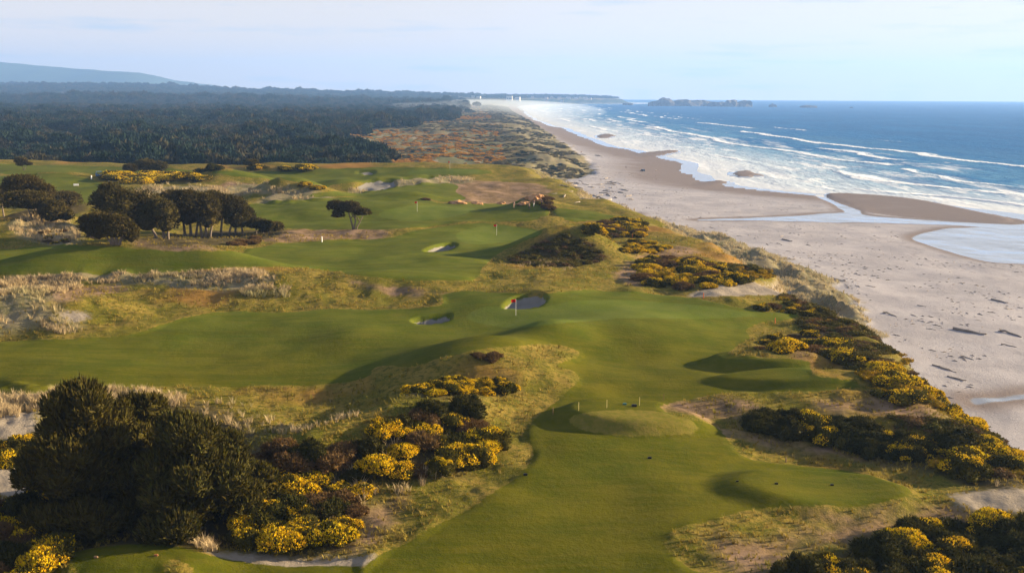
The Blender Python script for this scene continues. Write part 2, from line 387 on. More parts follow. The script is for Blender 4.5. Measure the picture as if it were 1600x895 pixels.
SCRUB = [  # litter under trees and shrubs
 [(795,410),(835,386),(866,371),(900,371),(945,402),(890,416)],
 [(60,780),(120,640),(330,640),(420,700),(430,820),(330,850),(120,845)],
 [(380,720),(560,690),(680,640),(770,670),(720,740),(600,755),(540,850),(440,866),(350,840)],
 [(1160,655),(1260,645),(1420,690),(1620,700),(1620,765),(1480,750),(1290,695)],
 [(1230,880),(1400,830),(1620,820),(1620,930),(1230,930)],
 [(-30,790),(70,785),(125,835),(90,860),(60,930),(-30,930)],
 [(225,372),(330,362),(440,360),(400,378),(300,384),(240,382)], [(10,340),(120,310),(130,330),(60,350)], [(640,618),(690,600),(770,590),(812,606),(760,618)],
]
FILM = [  # thin water lying on the sand
 [(1425,371),(1470,358),(1540,354),(1660,352),(1660,418),(1600,412),(1540,408),(1480,392)],
 [(1085,344),(1200,338),(1330,331),(1360,336),(1480,345),(1620,353),(1620,360),(1500,352),(1360,348),(1200,344)],
 [(1275,306),(1300,308),(1345,329),(1330,335),(1300,318)],
 [(1515,622),(1560,620),(1620,612),(1620,620),(1560,628),(1525,632)], [(965,332),(990,331),(995,334),(970,335)],
]
BAR = [[(1150,274),(1215,271),(1218,278),(1160,281)], [(960,242),(1030,239),(1060,241),(1010,246)], [(935,215),(990,212),(1000,215),(950,219)], [(1075,288),(1120,284),(1135,288),(1100,292)], [(1290,306),(1350,307),(1430,314),(1500,326),(1580,344),(1540,347),(1450,341),(1350,329)]]

# ------------------------------------------------------------------ terrain sheet
def union(polys, lim=8.0, k=4):
    r = np.full(fx.shape, -lim)
    for p in polys: r = np.maximum(r, sdf_poly(wpoly(p, k), fx, fy, lim))
    return r
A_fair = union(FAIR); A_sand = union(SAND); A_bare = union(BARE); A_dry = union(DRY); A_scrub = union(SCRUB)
A_tee = union(TEE); A_green = union(GREEN); A_film = union(FILM); A_bar = union(BAR)
toe_v = toe_c(fy) + jig(fy, 3, 3.0); brow_v = np.minimum(brow_c(fy) + jig(fy, 5, 4.0), toe_v - 8)
A_t = (fx - brow_v) / np.maximum(toe_v - brow_v, 5)                   # 0 bluff top, 1 beach
sh_v = shore_c(fy) + fbm(fy, fy * 0, 90, 3, 8) * 5
A_s = fx - sh_v                                                       # metres past the waterline
A_marram = union([[(-40,470),(20,430),(120,420),(240,424),(330,424),(400,424),(430,440),(330,455),(230,447),(130,440),(70,470),(130,515),(60,515),(-40,520)],
                  [(-40,600),(60,600),(240,615),(300,640),(200,650),(60,660),(-40,700)], [(400,318),(450,292),(500,300),(520,312),(440,322)], [(310,300),(400,287),(430,300),(330,312)],
                  [(20,345),(60,330),(110,345),(130,375),(90,385),(20,365)], [(550,296),(620,280),(700,272),(740,285),(650,290),(570,302)], [(160,310),(260,290),(380,300),(330,312),(220,316)]])
mown = sstep(-0.6, 0.8, A_fair)
rel = (0.22 * fbm(fx, fy, 3.2, 3, 41) + 0.25 * fbm(fx, fy, 9, 2, 42)) * (1 - mown)
onland = sstep(1.05, 0.9, A_t)
amp = sstep(600, 200, fy) * onland
Z = Z0 + rel * amp + 0.55 * fbm(fx, fy, 4.0, 3, 43) * sstep(-1, 2, A_marram) * amp
Z = Z + onland * sstep(0.03, 0.3, A_t) * sstep(0.98, 0.75, A_t) * 0.8 * fbm(fx, fy, 6, 2, 44) * sstep(700, 300, fy)
Z = Z + 2.2 * fbm(fx, fy, 30, 4, 45) * sstep(470, 620, fy) * onland * sstep(3000, 1500, fy)
Z = Z - 1.35 * sstep(-0.2, 0.5, A_sand)
beachm = sstep(0.95, 1.08, A_t)
Z = Z + beachm * sstep(0, -60, A_s) * (0.10 * fbm(fx, fy, 7, 3, 46) + 0.22 * fbm(fx, fy, 24, 2, 47)) * sstep(900, 500, fy)
Z = np.where(beachm > 0.5, np.maximum(Z, 0.05 + 0.9 * sstep(-3, 3, A_bar)) * sstep(30, 10, A_s - 40 * (A_bar > -6)) + Z * (1 - sstep(30, 10, A_s - 40 * (A_bar > -6))), Z)
Z = Z - 0.25 * beachm * sstep(-3, 1.5, A_film)
ZG = Z.reshape(shp)
# wetness of the beach
film = np.maximum(A_film, np.where(A_s > -1, 8.0, -8.0))
i = np.arange(shp[0] * shp[1]).reshape(shp)
quads = np.stack([i[:-1, :-1], i[:-1, 1:], i[1:, 1:], i[1:, :-1]], -1).reshape(-1, 4)
def grid_val(A, x, y):
    a = np.interp(y, rows, np.arange(len(rows))); b = (x / (y + 30) - cols[0]) / (cols[1] - cols[0])
    i0 = np.clip(np.round(a).astype(int), 0, shp[0] - 1); j0 = np.clip(np.round(b).astype(int), 0, shp[1] - 1); return A.reshape(shp)[i0, j0]
def spot(px, py):
    x, y = march(np.array([px], float), np.array([py], float), gz); return float(x[0]), float(y[0]), float(gz(x, y)[0])
def spots(pts):
    P = np.array(pts, float); x, y = march(P[:, 0], P[:, 1], gz); return x, y, gz(x, y)

def ground_material():
    t = NT('ground_cover')
    P = t.pos()
    n_big = t.noise(0.035, 4, vec=P); n_mid = t.noise(0.22, 4, vec=P); n_fin = t.noise(1.6, 5, 0.65, vec=P); n_tiny = t.noise(7.0, 4, 0.7, vec=P)
    # mown turf
    mown = t.mix(t.ramp(n_mid, 0.35, 0.65), (0.066, 0.070, 0.0035), (0.100, 0.094, 0.006))
    mown = t.mix(t.ramp(n_big, 0.42, 0.68), mown, (0.054, 0.074, 0.005))
    mown = t.mix(t.math('MULTIPLY', t.ramp(n_fin, 0.45, 0.75), 0.35), mown, (0.130, 0.108, 0.016))
    mown = t.mix(t.ramp(t.attr('dist'), 110, 150), mown, t.mix(t.ramp(n_mid, 0.35, 0.65), (0.074, 0.096, 0.010), (0.104, 0.118, 0.015)))
    mown = t.mix(t.math('MULTIPLY', t.ramp(n_tiny, 0.4, 0.75), 0.3), mown, (0.045, 0.052, 0.006))
    strk = t.noise(1.0, 4, 0.6, vec=P, mp=(0.16, 0.95, 1)); mown = t.mix(t.math('MULTIPLY', t.ramp(strk, 0.42, 0.7), 0.45), mown, (0.120, 0.104, 0.012))
    strk2 = t.noise(1.0, 3, 0.6, vec=P, mp=(0.05, 0.42, 1)); mown = t.mix(t.math('MULTIPLY', t.ramp(strk2, 0.48, 0.68), 0.4), mown, (0.048, 0.060, 0.004))
    # rough
    rough = t.mix(t.ramp(n_mid, 0.36, 0.62), (0.104, 0.098, 0.011), (0.205, 0.150, 0.032))
    rough = t.mix(t.ramp(n_fin, 0.42, 0.66), rough, (0.066, 0.072, 0.009))
    rough = t.mix(t.math('MULTIPLY', t.ramp(n_tiny, 0.5, 0.7), 0.6), rough, (0.29, 0.20, 0.06))
    rough = t.mix(t.math('MULTIPLY', t.ramp(n_big, 0.56, 0.7), 0.7), rough, (0.25, 0.125, 0.035))
    dry = t.mix(t.ramp(n_fin, 0.35, 0.65), (0.215, 0.145, 0.082), (0.125, 0.085, 0.045))
    dry = t.mix(t.ramp(n_mid, 0.45, 0.65), dry, (0.26, 0.175, 0.115))
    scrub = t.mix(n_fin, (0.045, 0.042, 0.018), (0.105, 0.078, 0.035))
    dune = t.mix(t.ramp(n_mid, 0.38, 0.62), (0.215, 0.180, 0.110), (0.130, 0.122, 0.060))
    dune = t.mix(t.math('MULTIPLY', t.ramp(n_fin, 0.45, 0.7), 0.7), dune, (0.27, 0.22, 0.14))
    sand = t.mix(n_fin, (0.225, 0.19, 0.15), (0.31, 0.265, 0.215))
    e1 = t.math('MULTIPLY', t.math('SUBTRACT', n_fin, 0.5), 2.4); e2 = t.math('MULTIPLY', t.math('SUBTRACT', n_mid, 0.5), 6.0)
    def soft(a, w0, w1, e=e1, k=1.0): return t.ramp(t.math('ADD', t.attr(a), t.math('MULTIPLY', e, k)), w0, w1)
    c = rough
    c = t.mix(soft('dry', -1.5, 1.5, e2), c, dry)
    c = t.mix(soft('marram', -1.5, 2.0, e2), c, dune)
    bl = t.ramp(t.math('ADD', t.attr('bluff'), t.math('MULTIPLY', t.math('SUBTRACT', n_mid, 0.5), 0.5)), 0.04, 0.22)
    fh = t.ramp(t.attr('dist'), 4600, 5800)
    c = t.mix(bl, c, t.mix(fh, dune, (0.045, 0.06, 0.03)))
    far = t.ramp(t.attr('far'), 0.0, 1.0, False)
    fl = t.mix(t.ramp(t.noise(0.02, 5, 0.6, vec=P), 0.42, 0.6), (0.115, 0.115, 0.055), (0.165, 0.125, 0.060))
    fl = t.mix(t.math('MULTIPLY', t.ramp(n_mid, 0.45, 0.7), 0.6), fl, (0.075, 0.085, 0.042))
    fl = t.mix(t.math('MULTIPLY', t.ramp(t.noise(0.06, 4, 0.6, vec=P), 0.56, 0.66), 0.7), fl, (0.27, 0.225, 0.16))
    c = t.mix(t.math('MULTIPLY', far, t.math('SUBTRACT', 1.0, bl)), c, fl)
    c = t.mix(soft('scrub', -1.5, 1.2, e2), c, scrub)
    c = t.mix(soft('bare', -0.8, 0.5), c, sand)
    c = t.mix(soft('fair', -0.12, 0.12, e1, 0.35), c, mown)
    c = t.mix(t.math('MULTIPLY', soft('green', -0.3, 0.3, e1, 0.3), 0.75), c, t.mix(t.ramp(n_mid, 0.35, 0.65), (0.092, 0.122, 0.018), (0.112, 0.136, 0.026)))
    c = t.mix(soft('tee', -0.15, 0.1, e1, 0.3), c, t.mix(t.ramp(n_fin, 0.35, 0.65), (0.120, 0.114, 0.016), (0.165, 0.134, 0.028)))
    c = t.mix(soft('sand', 0.05, 0.2, e1, 0.1), c, t.mix(n_fin, (0.17, 0.16, 0.15), (0.22, 0.205, 0.19)))  # bunker sand darker and greyer than open sand: pit shade put into the colour
    # beach
    b1 = t.noise(0.05, 5, 0.6, vec=P); b2 = t.noise(0.5, 5, 0.6, vec=P, mp=(1, 0.35, 1))
    bsand = t.mix(t.ramp(b1, 0.35, 0.65), (0.30, 0.285, 0.305), (0.375, 0.355, 0.375))
    bsand = t.mix(t.math('MULTIPLY', t.ramp(b2, 0.5, 0.7), 0.5), bsand, (0.25, 0.235, 0.25))
    for off_, wd_ in ((62.0, 2.2), (84.0, 1.4), (112.0, 1.8)):
        ln_ = t.math('ABSOLUTE', t.math('ADD', t.math('ADD', t.attr('shore'), off_), t.math('MULTIPLY', t.math('SUBTRACT', b1, 0.5), 70.0)))
        bsand = t.mix(t.math('MULTIPLY', t.math('MULTIPLY', t.ramp(ln_, wd_, 0.0), t.ramp(b2, 0.4, 0.6)), 0.55), bsand, (0.17, 0.15, 0.15))
    damp = t.ramp(t.math('ADD', t.attr('shore'), t.math('MULTIPLY', t.math('SUBTRACT', b1, 0.5), 60.0)), -75, -30)
    dampf = t.math('MAXIMUM', damp, t.ramp(t.math('ADD', t.attr('film'), 0.0), -7.5, -0.5))
    bsand = t.mix(dampf, bsand, (0.19, 0.158, 0.150))
    wet = t.ramp(t.math('ADD', t.attr('film'), t.math('MULTIPLY', t.math('SUBTRACT', b1, 0.5), 3.0)), -0.6, 0.6)
    bsand = t.mix(wet, bsand, (0.16, 0.15, 0.145))
    bt = t.ramp(t.math('ADD', t.attr('bluff'), t.math('MULTIPLY', t.math('SUBTRACT', n_mid, 0.5), 0.25)), 0.93, 1.0)
    bt = t.math('MULTIPLY', bt, t.math('SUBTRACT', 1.0, t.math('MULTIPLY', fh, 0.75)))
    c = t.mix(bt, c, bsand)
    wetb = t.math('MULTIPLY', wet, bt)
    rgh = t.math('SUBTRACT', 0.95, t.math('MULTIPLY', wetb, 0.87))
    hgt = t.math('ADD', t.math('MULTIPLY', n_fin, 0.6), t.math('MULTIPLY', n_tiny, 0.3))
    bs = t.math('MULTIPLY', t.math('SUBTRACT', 1.0, wetb), t.math('SUBTRACT', 1.0, t.math('MULTIPLY', soft('fair', -0.12, 0.12), 0.55)))
    nrm = t.bump(hgt, t.math('MULTIPLY', bs, 0.9), 0.35)
    t.principled(c, rgh, t.math('ADD', 0.02, t.math('MULTIPLY', wetb, 0.6)), nrm)
    return t.m
far_v = sstep(440, 500, fy + 0.16 * fx)
me = mesh_arrays('ground', np.stack([fx, fy, Z], 1), quads, None, True,
                 dict(fair=A_fair, sand=A_sand, bare=A_bare, dry=A_dry, scrub=A_scrub, marram=A_marram, film=np.where(A_bar > 0, -8, film), bluff=A_t, shore=np.where(A_bar > -2, -30, A_s), far=far_v, tee=A_tee, green=A_green, dist=fy))
tag(link('ground', me, ground_material()), kind='structure')

# ------------------------------------------------------------------ sea
srow = np.concatenate([np.geomspace(70, 2500, 420), np.geomspace(2530, 12000, 90)])
SQ = np.linspace(0, 1, 330) ** 1.35
SY, SF = np.meshgrid(srow, SQ, indexing='ij'); s0 = shore_c(SY) - 45; s1 = np.maximum(450, 0.78 * (SY + 100))
SX = s0 + (s1 - s0) * SF; sx = SX.ravel(); sy = SY.ravel()
shs = shore_c(sy) + fbm(sy, sy * 0, 90, 3, 8) * 5; dsh = sx - shs
crest = dsh + 14 * fbm(sx, sy, 160, 3, 61) + 4 * fbm(sx, sy, 40, 2, 62)
wl = 58.0; ph = crest / wl
saw = (ph - np.floor(ph)); lineid = np.floor(ph)
act = sstep(-0.1, 0.4, vnoise(lineid * 7.3, sy / 260.0, 63) + 0.25 * vnoise(lineid * 3.1, sy / 37.0, 64))
surf = sstep(12, 40, dsh) * sstep(620, 330, dsh)
sz = 0.0 + surf * act * 0.9 * np.exp(-((saw - 0.12) / 0.09) ** 2) + 0.22 * fbm(sx, sy, 16, 3, 65) * sstep(20, 120, dsh) 
brk = surf * act * np.clip(np.exp(-((saw - 0.10) / 0.07) ** 2) + 0.55 * np.exp(-((saw - 0.28) / 0.16) ** 2), 0, 1)
i = np.arange(SX.size).reshape(SX.shape)
squads = np.stack([i[:-1, :-1], i[:-1, 1:], i[1:, 1:], i[1:, :-1]], -1).reshape(-1, 4)
def sea_material():
    t = NT('sea_water'); P = t.pos()
    d = t.attr('shore')
    n1 = t.noise(1.0, 5, 0.6, vec=P, mp=(0.045, 0.0075, 1)); n2 = t.noise(1.0, 5, 0.65, vec=P, mp=(0.22, 0.045, 1)); n3 = t.noise(1.0, 4, 0.65, vec=P, mp=(0.010, 0.0035, 1))
    zone = t.ramp(d, 520, 60)                            # more foam towards the beach
    thr = t.math('SUBTRACT', 0.74, t.math('MULTIPLY', zone, 0.24))
    v = t.math('ADD', t.math('MULTIPLY', n1, 0.55), t.math('ADD', t.math('MULTIPLY', n2, 0.25), t.math('MULTIPLY', n3, 0.22)))
    lace = t.ramp(t.math('SUBTRACT', v, thr), -0.06, 0.10)
    lace = t.math('MULTIPLY', lace, t.math('ADD', 0.25, t.math('MULTIPLY', zone, 0.6)))
    br = t.ramp(t.math('ADD', t.attr('breaker'), t.math('MULTIPLY', t.math('SUBTRACT', n2, 0.5), 0.9)), 0.35, 0.75)
    edge = t.math('MULTIPLY', t.ramp(t.math('ADD', d, t.math('MULTIPLY', t.math('SUBTRACT', n1, 0.5), 160.0)), 190, 20), 0.66)
    foam = t.math('MAXIMUM', t.math('MAXIMUM', lace, br), edge, clamp=True)
    deep = t.mix(zone, (0.004, 0.085, 0.235), (0.085, 0.235, 0.39))
    deep = t.mix(t.ramp(d, 60, -5), deep, (0.19, 0.20, 0.21))
    deep = t.mix(t.ramp(n3, 0.4, 0.65), deep, (0.006, 0.105, 0.275))
    c = t.mix(foam, deep, (0.78, 0.79, 0.80))
    w1 = t.noise(1.0, 5, 0.6, vec=P, mp=(0.35, 0.12, 1)); w2 = t.noise(1.0, 3, 0.6, vec=P, mp=(0.06, 0.02, 1))
    calm = t.ramp(d, -5, 60)
    nrm = t.bump(t.math('ADD', w1, t.math('MULTIPLY', w2, 3.0)), t.math('ADD', 0.05, t.math('MULTIPLY', calm, 0.75)), 0.9)
    t.principled(c, t.math('ADD', 0.5, t.math('MULTIPLY', foam, 0.4)), 0.02, nrm)
    return t.m
me = mesh_arrays('sea', np.stack([sx, sy, sz], 1), squads, None, True, dict(shore=dsh, breaker=brk))
tag(link('sea', me, sea_material()), kind='structure')

# ------------------------------------------------------------------ far mountains
prof = [(-900, 84), (-600, 88), (-300, 90), (-120, 95), (0, 98), (60, 104), (120, 108), (180, 112), (215, 113), (240, 118), (270, 126), (300, 131), (330, 132), (350, 139), (380, 146)]
pp = np.array(prof, float); u = np.linspace(-900, 380, 220); yy = np.interp(u, pp[:, 0], pp[:, 1]) + 1.0 * fbm(u, u * 0, 45, 4, 71)
d = rays(u, yy); t = 10800 / d[:, 1]; crx = d[:, 0] * t; crz = CAM_Z + d[:, 2] * t
vv = []; K = 13
for k in range(K):
    s = k / (K - 1) * 2 - 1; f = (1 - abs(s)) ** 0.85
    yk = 10800 + s * 1350; jz = fbm(crx, crx * 0 + yk, 700, 4, 72) * 45 * (1 - abs(s)) * (abs(s) > 0.01)
    vv.append(np.stack([crx * (1 + 0.02 * s), np.full_like(crx, yk), np.maximum(-2, crz * f + jz - 2 * (f == 0))], 1))
vv = np.concatenate(vv); i = np.arange(len(vv)).reshape(K, -1)
mq = np.stack([i[:-1, :-1], i[:-1, 1:], i[1:, 1:], i[1:, :-1]], -1).reshape(-1, 4)
tag(link('mountain_range', mesh_arrays('mountain_range', vv, mq, None, True), plain('forested_mountain', (0.05, 0.075, 0.045), 0.9, 0.1, 0.4, 0.004)), kind='structure')
# ------------------------------------------------------------------ haze
hz = bm_mesh('haze', lambda bm: add_box(bm, (0, 6600, 238), (20000, 13400, 490)))
t = NT('haze_air'); pv = t.n('ShaderNodeVolumePrincipled'); pv.inputs['Color'].default_value = (0.27, 0.50, 1.0, 1); pv.inputs['Density'].default_value = 0.95e-4
pv.inputs['Anisotropy'].default_value = 0.2; t.l(pv.outputs[0], t.out.inputs['Volume'])
tag(link('haze', hz, t.m), label='thin sea haze hanging over the whole coast', kind='stuff')

# ------------------------------------------------------------------ foliage builders
def unit(v): return v / np.maximum(np.linalg.norm(v, axis=1, keepdims=True), 1e-9)
def lobe_points(lobes, n, rng, low=-0.35, jit=0.10, keep=0.86):
    L = np.array(lobes, float); area = (L[:, 3] * L[:, 4] + L[:, 3] * L[:, 5] + L[:, 4] * L[:, 5]); area /= area.sum()
    k = rng.choice(len(L), size=int(n * 2.2), p=area); d = unit(rng.normal(size=(len(k), 3)))
    d[:, 2] = np.where(d[:, 2] < low, -d[:, 2], d[:, 2]); r = 1 + jit * rng.normal(size=len(k))
    p = L[k, :3] + d * L[k, 3:6] * r[:, None]; nrm = unit(d / L[k, 3:6])
    ok = np.ones(len(p), bool)
    for j in range(len(L)):
        q = (((p - L[j, :3]) / (L[j, 3:6] * keep)) ** 2).sum(1) < 1; ok &= ~(q & (k != j))
    ok &= p[:, 2] > 0.02
    return p[ok][:n], nrm[ok][:n]
def leaf_tris(p, nrm, rng, length, width, up=0.5, spread=0.6, blades=3, tint=(0.7, 1.3), warm=0.1):
    n = len(p); P = np.repeat(p, blades, 0); N = np.repeat(nrm, blades, 0); m = len(P)
    d = unit(N + np.array([0, 0, up]) + spread * rng.normal(size=(m, 3)))
    sd_ = unit(np.cross(d, rng.normal(size=(m, 3)))); ln = length * rng.uniform(0.6, 1.35, m)[:, None]; wd = width * rng.uniform(0.6, 1.3, m)[:, None]
    b = P - d * ln * 0.25
    v = np.stack([b - sd_ * wd * 0.5, b + sd_ * wd * 0.5, b + d * ln + sd_ * wd * 0.1], 1).reshape(-1, 3)
    c = np.repeat(rng.uniform(tint[0], tint[1], n), blades)[:, None] * np.ones(3); c[:, 0] *= 1 + warm * rng.normal(size=m); c = np.repeat(c, 3, 0)
    return v, np.arange(len(v)).reshape(-1, 3), np.clip(c, 0.1, 3)
_ico = None
def ico(sub=2):
    bm = bmesh.new(); bmesh.ops.create_icosphere(bm, subdivisions=sub, radius=1.0)
    v = np.array([x.co[:] for x in bm.verts]); f = np.array([[x.index for x in q.verts] for q in bm.faces]); bm.free(); return v, f
ICO2 = ico(2); ICO1 = ico(1); ICO3 = ico(3)
def cores(lobes, rng, k=0.88, base=ICO2, zmin=None):
    V = []; F = []; o = 0
    for l in lobes:
        v = base[0] * (1 + 0.10 * rng.normal(size=(len(base[0]), 1))) * np.array(l[3:6]) * k + np.array(l[:3])
        if zmin is not None: v[:, 2] = np.maximum(v[:, 2], zmin)
        V.append(v); F.append(base[1] + o); o += len(v)
    v = np.concatenate(V); return v, np.concatenate(F), np.full((len(v), 3), 0.75)
def joinm(*parts):
    V = []; F = []; C = []; o = 0
    for v, f, c in parts: V.append(v); F.append(f + o); C.append(c); o += len(v)
    return np.concatenate(V), np.concatenate(F), np.concatenate(C)
def crown_mesh(name, lobes, n, rng, length, width, up=0.5, spread=0.6, blades=3, core=0.88, low=-0.35, tint=(0.7, 1.3), base=ICO2, zmin=None):
    p, nr = lobe_points(lobes, n, rng, low); v, f, c = joinm(leaf_tris(p, nr, rng, length, width, up, spread, blades, tint), cores(lobes, rng, core, base, zmin))
    return mesh_arrays(name, v, f, c)

M_gorse = foliage('gorse_leaf', (0.085, 0.082, 0.015)); M_dark = foliage('dark_shrub_leaf', (0.048, 0.050, 0.013)); M_heath = foliage('heath_twig', (0.125, 0.085, 0.040))
M_flower = foliage('gorse_flower', (0.72, 0.53, 0.012), 0.15, 0.6, 0.2); M_pine = foliage('pine_needle', (0.062, 0.058, 0.014)); M_cyp = foliage('cypress_leaf', (0.070, 0.062, 0.020))
M_bark = plain('grey_bark', (0.16, 0.13, 0.105), 0.9, 0.1, 0.4, 3.0); M_twig = plain('brown_stem', (0.10, 0.075, 0.05), 0.9, 0.1, 0.4, 3.0)
M_marram = foliage('marram_blade', (0.40, 0.345, 0.225), 0.2, 0.8, 0.25); M_rough = foliage('rough_blade', (0.25, 0.205, 0.05), 0.35, 0.8, 0.25)
M_forest2 = foliage('forest_leaf_olive', (0.042, 0.047, 0.028), 0.4, 0.85, 0.1); M_forest = foliage('forest_leaf', (0.018, 0.034, 0.030), 0.45, 0.85, 0.1); M_bare = plain('bare_twig', (0.20, 0.165, 0.135), 0.9, 0.1, 0.3, 3.0)

def bush_lobes(rng, k=6, flat=0.75, sway=0.0):
    L = [(0, 0, 0.28, 0.66, 0.66, 0.50 * flat)]
    for i in range(k + 5):
        a = rng.uniform(0, 6.28); r = rng.uniform(0.25, 0.88); s = rng.uniform(0.18, 0.44)
        L.append((r * math.cos(a), r * math.sin(a), rng.uniform(0.25, 0.62) * flat * (1.25 - r) + 0.08, s, s, s * flat))
    return L
def make_bush(name, leafmat, fl, seed, n=800, label='', flat=0.8, leaf=0.16, stem=True):
    rng = np.random.default_rng(seed); root = empty(name, (0, -500, 0)); L = bush_lobes(rng, 7, flat)
    link('foliage', crown_mesh('foliage', L, n, rng, leaf, 0.06, 0.6, 0.55), leafmat, root)
    if fl > 0:
        p, nr = lobe_points(L, int(n * 2.2), rng, -0.1, 0.05)
        m = (np.sin(p[:, 0] * 4.1 + seed) + np.sin(p[:, 1] * 4.7 + seed * 2) + np.sin(p[:, 2] * 6 + seed) + rng.normal(size=len(p)) * 0.5 + nr[:, 2] * 0.6) > (1.6 - 2.6 * fl)
        p = p[m] + nr[m] * 0.05; v, f, c = leaf_tris(p, nr[m], rng, 0.085, 0.07, 0.5, 0.7, 2, (0.7, 1.2))
        tag(link('flowers', mesh_arrays('flowers', v, f, c), M_flower, root), kind='stuff')
    if stem:
        def st(bm):
            for i in range(5):
                a = i * 1.26 + seed; add_tube(bm, [(0.05 * math.cos(a), 0.05 * math.sin(a), -0.25), (0.25 * math.cos(a), 0.25 * math.sin(a), 0.2), (0.5 * math.cos(a), 0.5 * math.sin(a), 0.5 * flat)], [0.035, 0.025, 0.012], 5)
        tag(link('stem', bm_mesh('stem', st), M_twig, root), kind='stuff')
    return root
PROTO = {
 'yellow': [make_bush('gorse_bush', M_gorse, 0.9, 11, flat=0.7), make_bush('gorse_bush', M_gorse, 0.7, 12)],
 'mixed': [make_bush('gorse_bush', M_gorse, 0.42, 13), make_bush('gorse_bush', M_gorse, 0.30, 14)],
 'green': [make_bush('evergreen_shrub', M_dark, 0, 15, 900), make_bush('evergreen_shrub', M_dark, 0, 16, 900, flat=1.0)],
 'heath': [make_bush('heath_shrub', M_heath, 0, 17, 800, leaf=0.2), make_bush('heath_shrub', M_heath, 0, 18, 800, flat=0.65)],
}
CATN = {'yellow': 'gorse', 'mixed': 'gorse', 'green': 'shrub', 'heath': 'shrub'}
USED = set()
def place(kind, x, y, z, rad, hk, label, group, rng):
    src = PROTO[kind][int(rng.integers(0, 2))]; sc = (rad * rng.uniform(0.9, 1.15), rad * rng.uniform(0.9, 1.15), rad * hk)
    if src.name not in USED:
        USED.add(src.name); o = src; o.location = (x, y, z); o.scale = sc; o.rotation_euler = (0, 0, rng.uniform(0, 6.28))
    else: o = copy_tree(src, (x, y, z), rng.uniform(0, 6.28), sc)
    tag(o, label, CATN[kind], group); return o
def poly_points(pts, spacing, rng, k=3, mx=400):
    P = np.array(pts, float); P = smooth_poly(P, k); x, y = march(P[:, 0], P[:, 1]); W = np.stack([x, y], 1)
    out = []; x0, x1, y0, y1 = x.min(), x.max(), y.min(), y.max(); tries = int((x1 - x0) * (y1 - y0) / spacing ** 2 * 14) + 60
    C = np.stack([rng.uniform(x0, x1, tries), rng.uniform(y0, y1, tries)], 1); C = C[sdf_poly(W, C[:, 0], C[:, 1]) > 0]
    for c in C:
        if all((c[0] - o[0]) ** 2 + (c[1] - o[1]) ** 2 > spacing ** 2 for o in out):
            out.append(c)
            if len(out) >= mx: break
    return np.array(out)
